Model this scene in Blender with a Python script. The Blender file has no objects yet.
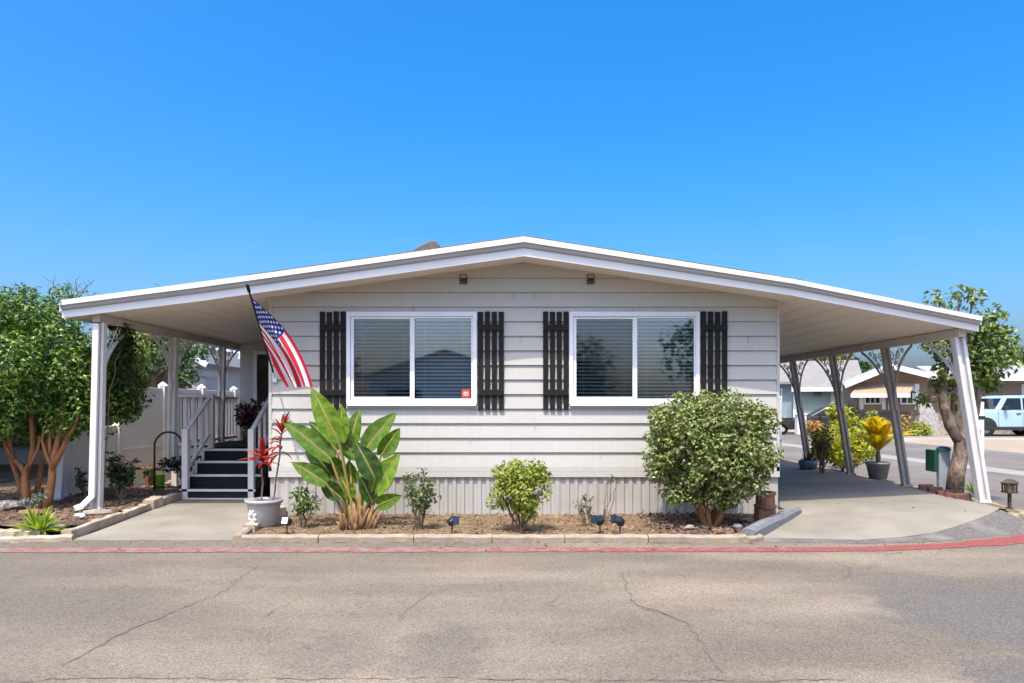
import bpy, bmesh, math, random
from mathutils import Vector, Matrix, Quaternion
from math import sin, cos, pi, radians, sqrt, atan2
R = random.Random(7)
sc = bpy.context.scene
COL = sc.collection
V = Vector
# ---------------------------------------------------------------- survey: the camera's station in metres
CX, CY, CZ, F, U0, V0 = -0.23, -11.0, 1.61, 770.0, 508.0, 403.0
def X(u, D): return (u - U0) * D / F + CX
def Z(v, D): return CZ - (v - V0) * D / F
def P(u, v, D): return V((X(u, D), D + CY, Z(v, D)))
def G(u, v, z=0.0):
    D = (CZ - z) * F / (v - V0); return V((X(u, D), D + CY, z))
def lerp(a, b, t): return a + (b - a) * t
def clamp(x, a=0., b=1.): return max(a, min(b, x))
def sstep(a, b, x):
    t = clamp((x - a) / (b - a)); return t * t * (3 - 2 * t)
def interp(pts, x):
    if x <= pts[0][0]: return pts[0][1]
    for (a, b), (c, d) in zip(pts, pts[1:]):
        if x <= c: return b + (d - b) * (x - a) / (c - a)
    return pts[-1][1]

# ---------------------------------------------------------------- materials
def new_mat(name):
    m = bpy.data.materials.new(name); m.use_nodes = True
    nt = m.node_tree; nt.nodes.clear()
    return m, nt, nt.nodes.new, nt.links.new
def c4(c): return (c[0], c[1], c[2], 1.0)
def M(name, c1, c2=None, scale=6., rough=.6, bump=.0, bscale=60., metallic=0., stretch=(1, 1, 1), spec=.4, detail=5., c3=None, s3=1.0, lo=.35, hi=.65, bdist=.02):
    m, nt, N, L = new_mat(name)
    out = N('ShaderNodeOutputMaterial'); b = N('ShaderNodeBsdfPrincipled'); L(b.outputs[0], out.inputs[0])
    b.inputs['Roughness'].default_value = rough; b.inputs['Metallic'].default_value = metallic
    b.inputs['Specular IOR Level'].default_value = spec
    b.inputs['Base Color'].default_value = c4(c1)
    tc = N('ShaderNodeTexCoord'); mp = N('ShaderNodeMapping'); L(tc.outputs['Object'], mp.inputs[0]); mp.inputs['Scale'].default_value = stretch
    if c2 is not None:
        n = N('ShaderNodeTexNoise'); n.inputs['Scale'].default_value = scale; n.inputs['Detail'].default_value = detail; L(mp.outputs[0], n.inputs[0])
        r = N('ShaderNodeValToRGB'); L(n.outputs[0], r.inputs[0])
        r.color_ramp.elements[0].position = lo; r.color_ramp.elements[1].position = hi
        r.color_ramp.elements[0].color = c4(c1); r.color_ramp.elements[1].color = c4(c2)
        col = r.outputs[0]
        if c3 is not None:
            n2 = N('ShaderNodeTexNoise'); n2.inputs['Scale'].default_value = s3; n2.inputs['Detail'].default_value = 6; L(tc.outputs['Object'], n2.inputs[0])
            r2 = N('ShaderNodeValToRGB'); r2.color_ramp.elements[0].position = .48; r2.color_ramp.elements[1].position = .68; L(n2.outputs[0], r2.inputs[0])
            mx = N('ShaderNodeMixRGB'); L(r2.outputs[0], mx.inputs[0]); L(col, mx.inputs[1]); mx.inputs[2].default_value = c4(c3); col = mx.outputs[0]
        L(col, b.inputs['Base Color'])
    if bump:
        n = N('ShaderNodeTexNoise'); n.inputs['Scale'].default_value = bscale; n.inputs['Detail'].default_value = 4; L(mp.outputs[0], n.inputs[0])
        bp = N('ShaderNodeBump'); bp.inputs['Strength'].default_value = bump; bp.inputs['Distance'].default_value = bdist; L(n.outputs[0], bp.inputs['Height']); L(bp.outputs[0], b.inputs['Normal'])
    return m
def leafmat(name, cols, trans=.3, rough=.45, tint=(1.15, 1.2, .5), spec=.35):
    m, nt, N, L = new_mat(name)
    out = N('ShaderNodeOutputMaterial'); b = N('ShaderNodeBsdfPrincipled'); t = N('ShaderNodeBsdfTranslucent'); mix = N('ShaderNodeMixShader')
    mix.inputs[0].default_value = trans
    geo = N('ShaderNodeNewGeometry'); r = N('ShaderNodeValToRGB'); L(geo.outputs['Random Per Island'], r.inputs[0])
    cr = r.color_ramp
    while len(cr.elements) < len(cols): cr.elements.new(.5)
    for i, c in enumerate(cols):
        cr.elements[i].position = i / max(1, len(cols) - 1); cr.elements[i].color = c4(c)
    mu = N('ShaderNodeMixRGB'); mu.blend_type = 'MULTIPLY'; mu.inputs[0].default_value = 1; L(r.outputs[0], mu.inputs[1]); mu.inputs[2].default_value = c4(tint)
    L(r.outputs[0], b.inputs['Base Color']); L(mu.outputs[0], t.inputs[0])
    b.inputs['Roughness'].default_value = rough; b.inputs['Specular IOR Level'].default_value = spec
    L(b.outputs[0], mix.inputs[1]); L(t.outputs[0], mix.inputs[2]); L(mix.outputs[0], out.inputs[0])
    return m
def glassmat(name, tint, refl=.12, rough=.02, opaque=.0):
    """window glass: mostly clear, mirror layer rising at grazing angles"""
    m, nt, N, L = new_mat(name)
    out = N('ShaderNodeOutputMaterial'); tr = N('ShaderNodeBsdfTransparent'); tr.inputs[0].default_value = c4(tint)
    gl = N('ShaderNodeBsdfGlossy'); gl.inputs['Roughness'].default_value = rough
    fr = N('ShaderNodeLayerWeight'); fr.inputs[0].default_value = .35
    mr = N('ShaderNodeMapRange'); L(fr.outputs['Fresnel'], mr.inputs[0]); mr.inputs['To Min'].default_value = refl; mr.inputs['To Max'].default_value = 1.
    mix = N('ShaderNodeMixShader'); L(mr.outputs[0], mix.inputs[0]); L(tr.outputs[0], mix.inputs[1]); L(gl.outputs[0], mix.inputs[2])
    L(mix.outputs[0], out.inputs[0]); return m

# ---------------------------------------------------------------- mesh helper
class MB:
    def __init__(s): s.v = []; s.f = []; s.mi = []; s.uv = None
    def add(s, vs, fs, mi=0):
        o = len(s.v); s.v.extend([tuple(p) for p in vs])
        for f in fs: s.f.append(tuple(i + o for i in f)); s.mi.append(mi)
        return s
    def box(s, a, b, mi=0):
        x0, y0, z0 = [min(p, q) for p, q in zip(a, b)]; x1, y1, z1 = [max(p, q) for p, q in zip(a, b)]
        return s.add([(x0,y0,z0),(x1,y0,z0),(x1,y1,z0),(x0,y1,z0),(x0,y0,z1),(x1,y0,z1),(x1,y1,z1),(x0,y1,z1)],
                     [(0,3,2,1),(4,5,6,7),(0,1,5,4),(1,2,6,5),(2,3,7,6),(3,0,4,7)], mi)
    def bar(s, p, q, w, h, up=(0,0,1), mi=0, w2=None, h2=None):
        p = V(p); q = V(q); d = (q - p).normalized(); u = V(up)
        if abs(d.dot(u)) > .98: u = V((0,1,0))
        r = d.cross(u).normalized(); u = r.cross(d).normalized()
        w2 = w if w2 is None else w2; h2 = h if h2 is None else h2
        vs = [p + r*w*sx/2 + u*h*sz/2 for sx, sz in ((-1,-1),(1,-1),(1,1),(-1,1))] + [q + r*w2*sx/2 + u*h2*sz/2 for sx, sz in ((-1,-1),(1,-1),(1,1),(-1,1))]
        return s.add(vs, [(0,3,2,1),(4,5,6,7),(0,1,5,4),(1,2,6,5),(2,3,7,6),(3,0,4,7)], mi)
    def tube(s, pts, rad, n=8, cap=True, mi=0):
        pts = [V(p) for p in pts]
        if not isinstance(rad, (list, tuple)): rad = [rad] * len(pts)
        o = len(s.v); ref = None
        for i, p in enumerate(pts):
            d = (pts[min(i+1, len(pts)-1)] - pts[max(i-1, 0)])
            d = d.normalized() if d.length > 1e-9 else V((0,0,1))
            if ref is None: ref = d.orthogonal().normalized()
            ref = (ref - d * ref.dot(d)); ref = ref.normalized() if ref.length > 1e-6 else d.orthogonal().normalized()
            b = d.cross(ref)
            for k in range(n):
                a = 2*pi*k/n; s.v.append(tuple(p + (ref*cos(a) + b*sin(a)) * rad[i]))
        for i in range(len(pts)-1):
            for k in range(n):
                a = o + i*n + k; b2 = o + i*n + (k+1) % n
                s.f.append((a, b2, b2+n, a+n)); s.mi.append(mi)
        if cap:
            s.f.append(tuple(o + k for k in range(n-1, -1, -1))); s.mi.append(mi)
            e = o + (len(pts)-1)*n; s.f.append(tuple(e + k for k in range(n))); s.mi.append(mi)
        return s
    def lathe(s, c, prof, n=24, mi=0):
        c = V(c); o = len(s.v)
        for r, z in prof:
            for k in range(n):
                a = 2*pi*k/n; s.v.append((c.x + r*cos(a), c.y + r*sin(a), c.z + z))
        for i in range(len(prof)-1):
            for k in range(n):
                a = o+i*n+k; b = o+i*n+(k+1)%n; s.f.append((a, b, b+n, a+n)); s.mi.append(mi)
        return s
    def prism(s, poly, y0, y1, axis='y', mi=0):
        """poly of 2D points (x,z) extruded along y (or (y,z) along x, or (x,y) along z)"""
        def mk(p, t):
            if axis == 'y': return (p[0], t, p[1])
            if axis == 'x': return (t, p[0], p[1])
            return (p[0], p[1], t)
        n = len(poly)
        vs = [mk(p, y0) for p in poly] + [mk(p, y1) for p in poly]
        fs = [tuple(range(n)), tuple(range(2*n-1, n-1, -1))] + [(i, i+n, (i+1)%n+n, (i+1)%n) for i in range(n)]
        return s.add(vs, fs, mi)
    def quad(s, a, b, c, d, mi=0): return s.add([a,b,c,d], [(0,1,2,3)], mi)
    def leaf(s, p, d, n, l, w, mi=0, fold=.25):
        """a folded six-point leaf from p along d with face normal n"""
        r = d.cross(n)
        if r.length < 1e-4: r = d.orthogonal()
        r.normalize(); n = r.cross(d).normalized()
        a = p + d*l*.45 + n*l*.06; t = p + d*l - n*l*.06
        o = len(s.v)
        s.v.extend([tuple(p), tuple(p + d*l*.38 + r*w*.5 + n*w*fold), tuple(t), tuple(p + d*l*.38 - r*w*.5 + n*w*fold), tuple(a)])
        s.f.extend([(o, o+1, o+4), (o+1, o+2, o+4), (o+2, o+3, o+4), (o+3, o, o+4)]); s.mi.extend([mi]*4)
    def build(s, name, mats, parent=None, smooth=False, bevel=0., seg=1, fix=True, at=None):
        me = bpy.data.meshes.new(name); me.from_pydata(s.v, [], s.f)
        if not isinstance(mats, (list, tuple)): mats = [mats]
        for m in mats: me.materials.append(m)
        for p, i in zip(me.polygons, s.mi): p.material_index = i; p.use_smooth = smooth
        if fix:
            bm = bmesh.new(); bm.from_mesh(me); bmesh.ops.recalc_face_normals(bm, faces=bm.faces); bm.to_mesh(me); bm.free()
        me.update()
        o = bpy.data.objects.new(name, me); COL.objects.link(o)
        if at is not None:                       # move the mesh origin to a real base point
            at = V(at); me.transform(Matrix.Translation(-at)); o.location = at
        if parent is not None: attach(o, parent)
        if bevel:
            b = o.modifiers.new('bevel', 'BEVEL'); b.width = bevel; b.segments = seg; b.limit_method = 'ANGLE'; b.angle_limit = radians(40)
        return o
def wmat(o):
    m = Matrix.LocRotScale(o.location, o.rotation_euler, o.scale)
    return m if o.parent is None else wmat(o.parent) @ o.matrix_parent_inverse @ m
def attach(o, parent):
    o.parent = parent; o.matrix_parent_inverse = wmat(parent).inverted()
def thing(name, label, cat, loc=(0,0,0), group=None):
    o = bpy.data.objects.new(name, None); o.empty_display_size = .2; COL.objects.link(o); o.location = loc
    return tag(o, label, cat, group)
def tag(o, label, cat, group=None):
    o['label'] = label; o['category'] = cat
    if group: o['group'] = group
    return o
def struct(o): o['kind'] = 'structure'; return o
def stuff(o, label=None):
    o['kind'] = 'stuff'
    if label: o['label'] = label
    return o
def copy_tree(o, parent=None):
    c = o.copy(); COL.objects.link(c)
    if parent is not None: c.parent = parent
    for ch in list(o.children): copy_tree(ch, c)
    return c
def rdir(rnd=R):
    while True:
        v = V((rnd.uniform(-1,1), rnd.uniform(-1,1), rnd.uniform(-1,1)))
        if .05 < v.length < 1: return v.normalized()
def foliage(mb, blobs, n, size, aspect=.5, up=.45, shell=(.72, 1.05), inner=.2, rnd=R, mi=lambda p: 0, droop=.2, jit=.35):
    w = [b[1]**2 for b in blobs]
    for _ in range(n):
        c, r = rnd.choices(blobs, w)[0]
        d = rdir(rnd)
        k = rnd.uniform(*shell) if rnd.random() > inner else rnd.uniform(.3, .75)
        p = V(c) + d * r * k
        nrm = (d + V((0,0,up)) + rdir(rnd)*.55).normalized()
        t = rdir(rnd); t = (t - nrm*t.dot(nrm)); t = t.normalized() if t.length > 1e-4 else nrm.orthogonal()
        t = (t + d*.5 - V((0,0,droop))).normalized()
        l = size * rnd.uniform(1-jit, 1+jit)
        mb.leaf(p, t, nrm, l, l*aspect, mi(p))
def superblobs(c, r, n, rb, p=2.6, rnd=R, lowcut=-1.0):
    out = []
    while len(out) < n:
        d = rdir(rnd)
        k = (abs(d.x)**p + abs(d.y)**p + abs(d.z)**p) ** (-1/p)
        if d.z*k < lowcut: continue
        s = rnd.uniform(.62, .95) if rnd.random() < .8 else rnd.uniform(.1, .6)
        out.append((V(c) + V((d.x*r[0], d.y*r[1], d.z*r[2]))*k*s, rb*rnd.uniform(.7, 1.25)))
    return out
def wander(p, q, n, amp, rnd=R):
    p = V(p); q = V(q); L = (q-p).length
    return [p.lerp(q, i/n) + rdir(rnd)*amp*L*(0 if i in (0,) else 1)*(1 if i < n else .4) for i in range(n+1)]
SUN_E=2.1; SUN_C=(1,.93,.80); SKY_S=.15; EXPO=1.25; ALT=0; AIR=.85; DUST=5; OZ=6; SAT=1.45; HUE=.498
# ---------------------------------------------------------------- palette
m_siding = M('siding_paint', (.49,.472,.415), (.465,.445,.39), scale=3, rough=.55, bump=.08, bscale=14, stretch=(10,1,.6), spec=.3, c3=(.51,.49,.435), s3=.8)
m_joint = M('siding_joint', (.42,.40,.38), rough=.8)
m_skirt = M('skirting_metal', (.45,.432,.395), (.40,.378,.34), scale=2.5, rough=.5, stretch=(1,1,.4), c3=(.37,.34,.30), s3=1.6)
m_white = M('white_paint', (.78,.77,.75), (.70,.69,.67), scale=2., rough=.4, spec=.4)
m_fascia = M('fascia_paint', (.74,.725,.695), (.69,.675,.645), scale=1.6, rough=.35, spec=.4)
m_lip = M('shaded_gutter_enamel', (.43,.42,.405), (.39,.38,.365), scale=2, rough=.4)  # shade of the downward-facing band is put into this grey
m_soffit = M('soffit_paint', (.82,.75,.665), (.79,.72,.64), scale=1.2, rough=.6)
m_beam = M('beam_paint', (.58,.52,.455), (.52,.46,.40), scale=3, rough=.6)
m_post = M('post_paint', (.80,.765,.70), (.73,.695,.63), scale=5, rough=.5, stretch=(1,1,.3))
m_postr = M('shaded_post_paint', (.40,.365,.32), (.31,.28,.24), scale=7, rough=.5, stretch=(1,1,.25), lo=.4, hi=.8)  # rear carport posts: roof shade painted in as a darker, browner tone
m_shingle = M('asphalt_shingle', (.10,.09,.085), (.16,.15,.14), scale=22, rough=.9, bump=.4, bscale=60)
m_black = M('black_paint', (.010,.0095,.009), (.016,.0145,.0135), scale=12, rough=.7, spec=.25, stretch=(1,1,.2), bump=.1, bscale=40)
m_vinyl = M('window_vinyl', (.82,.82,.82), (.76,.76,.76), scale=3, rough=.35)
m_blind = M('blind_slat', (.80,.80,.78), (.74,.75,.73), scale=3, rough=.5)
m_dark = M('dark_interior', (.012,.014,.016), rough=.9)
m_glass = glassmat('window_glass', (.88,.95,.97), .11)
m_screen = M('insect_screen', (.03,.035,.04), rough=.9)
m_vent = M('vent_metal', (.16,.14,.12), (.10,.09,.08), scale=20, rough=.7)
m_vine_fence = M('vinyl_fence', (.84,.80,.73), (.79,.75,.68), scale=2, rough=.45)
m_carpet = M('charcoal_carpet', (.016,.016,.017), (.03,.03,.03), scale=90, rough=.95, bump=.5, bscale=300)
m_conc = M('concrete', (.245,.222,.177), (.20,.18,.142), scale=2.4, rough=.85, bump=.15, bscale=120, c3=(.285,.26,.21), s3=.9, lo=.3, hi=.7)
m_block = M('sandstone_block', (.42,.335,.24), (.31,.245,.175), scale=9, rough=.9, bump=.5, bscale=40, c3=(.47,.40,.31), s3=4)
m_log = M('cream_edging', (.36,.285,.20), (.25,.195,.135), scale=8, rough=.85, bump=.4, bscale=40, c3=(.28,.235,.18), s3=5)
m_greylog = M('grey_timber', (.25,.25,.26), (.15,.15,.155), scale=6, rough=.9, bump=.6, bscale=20, stretch=(.6,8,8))
m_clay = M('terracotta', (.30,.14,.08), (.22,.10,.06), scale=9, rough=.85, bump=.3, bscale=40)
m_brick = M('red_brick', (.20,.085,.06), (.12,.06,.05), scale=14, rough=.9, bump=.4, bscale=60)
m_soil = M('bed_soil', (.20,.130,.068), (.12,.078,.043), scale=7, rough=.95, bump=.8, bscale=38, c3=(.26,.18,.10), s3=3, bdist=.03)
m_soil2 = M('mulched_soil', (.13,.085,.055), (.07,.048,.035), scale=14, rough=.95, bump=.9, bscale=40, c3=(.23,.155,.10), s3=2.2, bdist=.03)
m_ground = M('dry_ground', (.27,.21,.145), (.22,.17,.12), scale=.6, rough=.95)
m_chip = leafmat('bark_chip', [(.10,.06,.04),(.20,.12,.07),(.05,.035,.03),(.28,.19,.12)], 0., .9)
m_clod = leafmat('clod', [(.22,.145,.078),(.13,.085,.047),(.30,.22,.135),(.07,.047,.03)], 0., .95)
m_trunk_or = M('orange_bark', (.40,.17,.065), (.24,.10,.042), scale=14, rough=.8, bump=.5, bscale=30, stretch=(1,1,.25))
m_trunk = M('grey_bark', (.20,.15,.11), (.09,.065,.05), scale=9, rough=.95, bump=1., bscale=20, stretch=(1,1,.35), c3=(.36,.26,.18), s3=4, bdist=.05)
m_twig = M('twig_bark', (.17,.11,.07), (.24,.16,.10), scale=10, rough=.9)
m_metal = M('black_metal', (.018,.017,.016), rough=.45, spec=.5)
m_rust = M('brown_metal', (.05,.035,.025), (.09,.06,.04), scale=20, rough=.6)
m_redline = None
m_stone_grey = M('grey_rock', (.33,.29,.24), (.22,.19,.16), scale=8, rough=.9, bump=.5, bscale=20)

# asphalt: aggregate speckle, traffic-worn tan middle, darker coarse right side, two dark patches
def asphalt():
    m, nt, N, L = new_mat('worn_asphalt')
    out = N('ShaderNodeOutputMaterial'); b = N('ShaderNodeBsdfPrincipled'); L(b.outputs[0], out.inputs[0]); b.inputs['Roughness'].default_value = .88; b.inputs['Specular IOR Level'].default_value = .25
    tc = N('ShaderNodeTexCoord'); co = tc.outputs['Object']
    def noise(s, d=5, ro=.5, stretch=None):
        n = N('ShaderNodeTexNoise'); n.inputs['Scale'].default_value = s; n.inputs['Detail'].default_value = d; n.inputs['Roughness'].default_value = ro
        if stretch:
            mp = N('ShaderNodeMapping'); mp.inputs['Scale'].default_value = stretch; L(co, mp.inputs[0]); L(mp.outputs[0], n.inputs[0])
        else: L(co, n.inputs[0])
        return n.outputs[0]
    def ramp(i, a, b_, ca=(0,0,0), cb=(1,1,1)):
        r = N('ShaderNodeValToRGB'); r.color_ramp.elements[0].position = a; r.color_ramp.elements[1].position = b_
        r.color_ramp.elements[0].color = c4(ca); r.color_ramp.elements[1].color = c4(cb); L(i, r.inputs[0]); return r.outputs[0]
    def mixc(f, a, b_, mode='MIX'):
        x = N('ShaderNodeMixRGB'); x.blend_type = mode
        for i, q in zip((0, 1, 2), (f, a, b_)):
            if hasattr(q, 'links'): L(q, x.inputs[i])
            else: x.inputs[i].default_value = q if i == 0 else c4(q)
        return x.outputs[0]
    def math_(op, a, b_=None):
        x = N('ShaderNodeMath'); x.operation = op
        for i, q in enumerate((a, b_)):
            if q is None: continue
            if hasattr(q, 'links'): L(q, x.inputs[i])
            else: x.inputs[i].default_value = q
        return x.outputs[0]
    sep = N('ShaderNodeSeparateXYZ'); L(co, sep.inputs[0]); x, y = sep.outputs[0], sep.outputs[1]
    base = mixc(ramp(noise(1.1, 6, .6, (.45,1,1)), .36, .64), (.138,.116,.086), (.185,.155,.116))
    worn = mixc(ramp(noise(.55, 4, .55, (.6,1.6,1)), .45, .66), base, (.252,.208,.150))
    # coarse grey zone on the right
    nb = noise(1.6, 5, .6)
    edge = math_('ADD', x, math_('MULTIPLY', math_('SUBTRACT', nb, .5), 2.6))
    fr = N('ShaderNodeMapRange'); L(edge, fr.inputs[0]); fr.inputs[1].default_value = 2.45; fr.inputs[2].default_value = 2.95; fr.inputs[3].default_value = 0; fr.inputs[4].default_value = .9
    fy = N('ShaderNodeMapRange'); L(math_('ADD', y, math_('MULTIPLY', nb, 1.5)), fy.inputs[0]); fy.inputs[1].default_value = -2.9; fy.inputs[2].default_value = -3.9
    worn = mixc(math_('MULTIPLY', fr.outputs[0], fy.outputs[0]), worn, (.115,.104,.093))
    fl = N('ShaderNodeMapRange'); L(edge, fl.inputs[0]); fl.inputs[1].default_value = -2.3; fl.inputs[2].default_value = -4.6; fl.inputs[3].default_value = 0; fl.inputs[4].default_value = .6
    worn = mixc(fl.outputs[0], worn, (.125,.110,.092))
    # two dark patches with noisy edges
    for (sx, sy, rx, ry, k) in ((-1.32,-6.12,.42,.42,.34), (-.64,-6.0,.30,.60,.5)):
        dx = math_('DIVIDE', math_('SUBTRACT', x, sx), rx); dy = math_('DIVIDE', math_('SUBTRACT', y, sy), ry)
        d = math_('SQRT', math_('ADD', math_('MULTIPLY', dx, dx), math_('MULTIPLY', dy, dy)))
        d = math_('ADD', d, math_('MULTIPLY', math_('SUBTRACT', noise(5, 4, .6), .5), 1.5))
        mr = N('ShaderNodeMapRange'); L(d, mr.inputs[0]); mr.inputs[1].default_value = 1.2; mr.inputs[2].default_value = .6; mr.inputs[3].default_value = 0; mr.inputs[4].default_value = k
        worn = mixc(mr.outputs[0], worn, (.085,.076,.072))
    # aggregate
    vo = N('ShaderNodeTexVoronoi'); vo.inputs['Scale'].default_value = 75; L(co, vo.inputs[0])
    sp = mixc(1., worn, mixc(.7, (1,1,1), ramp(vo.outputs['Color'], .0, 1., (.45,.45,.47), (1.5,1.45,1.4))), 'MULTIPLY')
    sp = mixc(ramp(noise(140, 2, .5), .60, .68), sp, (.36,.32,.27))
    sp = mixc(ramp(noise(60, 3, .6), .57, .66), sp, (.075,.068,.062))
    v2 = N('ShaderNodeTexVoronoi'); v2.feature = 'DISTANCE_TO_EDGE'; v2.inputs['Scale'].default_value = 1.5
    ds = N('ShaderNodeTexNoise'); ds.inputs['Scale'].default_value = 2.2; ds.inputs['Detail'].default_value = 6; L(co, ds.inputs[0])
    vm = N('ShaderNodeVectorMath'); vm.operation = 'MULTIPLY_ADD'; L(ds.outputs['Color'], vm.inputs[0]); vm.inputs[1].default_value = (.9,.9,.9); L(co, vm.inputs[2]); L(vm.outputs[0], v2.inputs['Vector'])
    ck = math_('MULTIPLY', ramp(v2.outputs['Distance'], .0, .011, (1,1,1), (0,0,0)), ramp(noise(.7, 3, .6), .50, .60))
    sp = mixc(math_('MULTIPLY', ck, .55), sp, (.085,.073,.062))
    L(sp, b.inputs['Base Color'])
    bp = N('ShaderNodeBump'); bp.inputs['Strength'].default_value = .5; bp.inputs['Distance'].default_value = .008
    L(math_('ADD', vo.outputs['Distance'], math_('MULTIPLY', noise(200, 2), .6)), bp.inputs['Height']); L(bp.outputs[0], b.inputs['Normal'])
    return m
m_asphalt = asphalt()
m_street = M('street_asphalt', (.165,.142,.118), (.135,.115,.097), scale=1.2, rough=.9, c3=(.20,.17,.14), s3=.35)
m_gutter = M('gutter_concrete', (.30,.28,.255), (.25,.235,.21), scale=3, rough=.85)
m_crack = M('crack_tar', (.135,.114,.093), rough=.95)
def redpaint():
    m, nt, N, L = new_mat('worn_red_paint')
    out = N('ShaderNodeOutputMaterial'); b = N('ShaderNodeBsdfPrincipled'); b.inputs['Roughness'].default_value = .8
    tc = N('ShaderNodeTexCoord'); n = N('ShaderNodeTexNoise'); n.inputs['Scale'].default_value = 7; n.inputs['Detail'].default_value = 10; n.inputs['Roughness'].default_value = .8; L(tc.outputs['Object'], n.inputs[0])
    sep = N('ShaderNodeSeparateXYZ'); L(tc.outputs['Object'], sep.inputs[0])
    mr = N('ShaderNodeMapRange'); L(sep.outputs[0], mr.inputs[0]); mr.inputs[1].default_value = -1; mr.inputs[2].default_value = 4.5; mr.inputs[3].default_value = .0; mr.inputs[4].default_value = .13
    ad = N('ShaderNodeMath'); L(n.outputs[0], ad.inputs[0]); L(mr.outputs[0], ad.inputs[1])
    r = N('ShaderNodeValToRGB'); L(ad.outputs[0], r.inputs[0]); r.color_ramp.elements[0].position = .47; r.color_ramp.elements[1].position = .57
    r.color_ramp.elements[0].color = (.22,.165,.135,1); r.color_ramp.elements[1].color = (.235,.055,.045,1)
    L(r.outputs[0], b.inputs['Base Color']); L(b.outputs[0], out.inputs[0]); return m
m_redline = redpaint()

# ---------------------------------------------------------------- ground heights
def hdrive(x, y):
    a = clamp((x - 3.4) / 2.9); hr = .06 + .19*a
    return .012 + hr * sstep(-2.1, -.5, y)
def hpath(x, y): return .012 + .085 * sstep(-2.1, .9, y)
FRONT = [(-40, -2.0), (3.0, -2.0), (3.86, -2.03), (4.67, -1.83), (5.56, -1.32), (6.2, -.9), (6.6, -.6), (6.95, 0.2)]

# ground, roads
b = MB(); b.quad((-250,-120,-.05), (250,-120,-.05), (250,400,-.05), (-250,400,-.05)); struct(b.build('ground', m_ground))
b = MB()
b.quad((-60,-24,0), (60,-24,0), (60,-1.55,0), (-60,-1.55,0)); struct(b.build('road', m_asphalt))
b = MB()
far = [(16.5,-1.55),(16.6,12),(16.4,20),(16.2,28),(15.6,36),(14.6,44),(13.5,60),(13,110)]
near = [(5.2,-1.55),(6.3,-.4),(6.95,.4),(7.05,4),(7.1,12),(7.1,44),(7.1,60),(7,110)]
for i in range(len(far)-1):
    b.quad((*near[i],.001), (*far[i],.001), (*far[i+1],.001), (*near[i+1],.001))
struct(b.build('side_street', m_street))
b = MB()
gl = [(11.75,2.5),(11.5,6.5),(11.2,10.7),(10.9,14.5),(10.5,18.5),(10.0,25),(9.5,34),(9,60)]
for (x0,y0),(x1,y1) in zip(gl, gl[1:]): b.quad((x0-.45,y0,.006),(x0+.45,y0,.006),(x1+.45,y1,.006),(x1-.45,y1,.006))
struct(b.build('gutter_strip', m_gutter))
# house lot terrain
def grid_sheet(xs, ts, fy, fz, name, mat):
    b = MB(); n = len(xs)
    vs = [(x, fy(x, t), fz(x, fy(x, t))) for t in ts for x in xs]
    fs = [(j*n+i, j*n+i+1, (j+1)*n+i+1, (j+1)*n+i) for j in range(len(ts)-1) for i in range(n-1)]
    b.add(vs, fs); return struct(b.build(name, mat, smooth=True))
def hlot(x, y):
    if x > 6.3: return .18 * clamp((7.0 - x) / .5)
    if x > 3.3: return hdrive(x, y) - .03
    return .005 if x > -14 else -.03
xs = [-30,-20,-14.2,-14,-10,-6,-3.4,3.2,3.4,3.8,4.2,4.7,5.2,5.6,6.,6.3,6.5,6.8,6.95]
ts = [0,.3,.6,1,1.5,2,4,8,14,24]
grid_sheet(xs, ts, lambda x, t: interp(FRONT, x) + .06 + t, hlot, 'lot_ground', m_ground)
# driveway
b = MB()
rx = [(-2.03,3.86),(-1.83,4.67),(-1.32,5.56),(-.94,6.22),(-.6,6.15),(.14,6.10),(2.4,6.22),(30,6.25)]
lx = [(-2.03,3.86),(-1.9,2.75),(-.32,3.72),(30,3.72)]
ys = [-2.03,-1.98,-1.9,-1.7,-1.5,-1.32,-1.1,-.9,-.7,-.5,-.3,0,.5,1,2,3,4,5,6,7,8,9]
NX = 12; vs = []
for y in ys:
    a, c = interp(lx, y), interp(rx, y)
    for i in range(NX+1):
        x = lerp(a, c, i/NX); vs.append((x, y, hdrive(x, y) + .006))
fs = [(j*(NX+1)+i, j*(NX+1)+i+1, (j+1)*(NX+1)+i+1, (j+1)*(NX+1)+i) for j in range(len(ys)-1) for i in range(NX)]
b.add(vs, fs)
ed = [vs[j*(NX+1)+NX] for j in range(len(ys))]; eb = [vs[j*(NX+1)] for j in range(len(ys))]
for e in (ed, eb): b.add([q for p in e for q in (p, (p[0], p[1], p[2]-.30))], [(2*i,2*i+2,2*i+3,2*i+1) for i in range(len(e)-1)])
struct(b.build('driveway', m_conc))
b = MB(); fr = [(2.75,-1.9,.18),(3.2,-1.97,.16),(3.86,-2.03,.16),(4.3,-1.95,.2),(4.67,-1.83,.24),(5.1,-1.6,.3),(5.56,-1.32,.40),(5.9,-1.12,.5),(6.22,-.94,.62)]; vs = []
for i, (x, y, w_) in enumerate(fr):
    a, c = fr[max(0,i-1)], fr[min(len(fr)-1,i+1)]; t = V((c[0]-a[0], c[1]-a[1])).normalized(); w_ += R.uniform(-.02,.02)
    vs += [(x - t.y*.01, y + t.x*.01, hdrive(x, y) + .003), (x + t.y*w_*.5, y - t.x*w_*.5, hdrive(x,y)*.45+.004), (x + t.y*w_, y - t.x*w_, .003)]
b.add(vs, [(3*i+k, 3*i+3+k, 3*i+4+k, 3*i+1+k) for i in range(len(fr)-1) for k in (0,1)]); struct(b.build('driveway_apron', M('apron_asphalt', (.095,.086,.078), (.16,.145,.13), scale=26, rough=.9, bump=.4, bscale=90, c3=(.20,.18,.155), s3=2.)))

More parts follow.
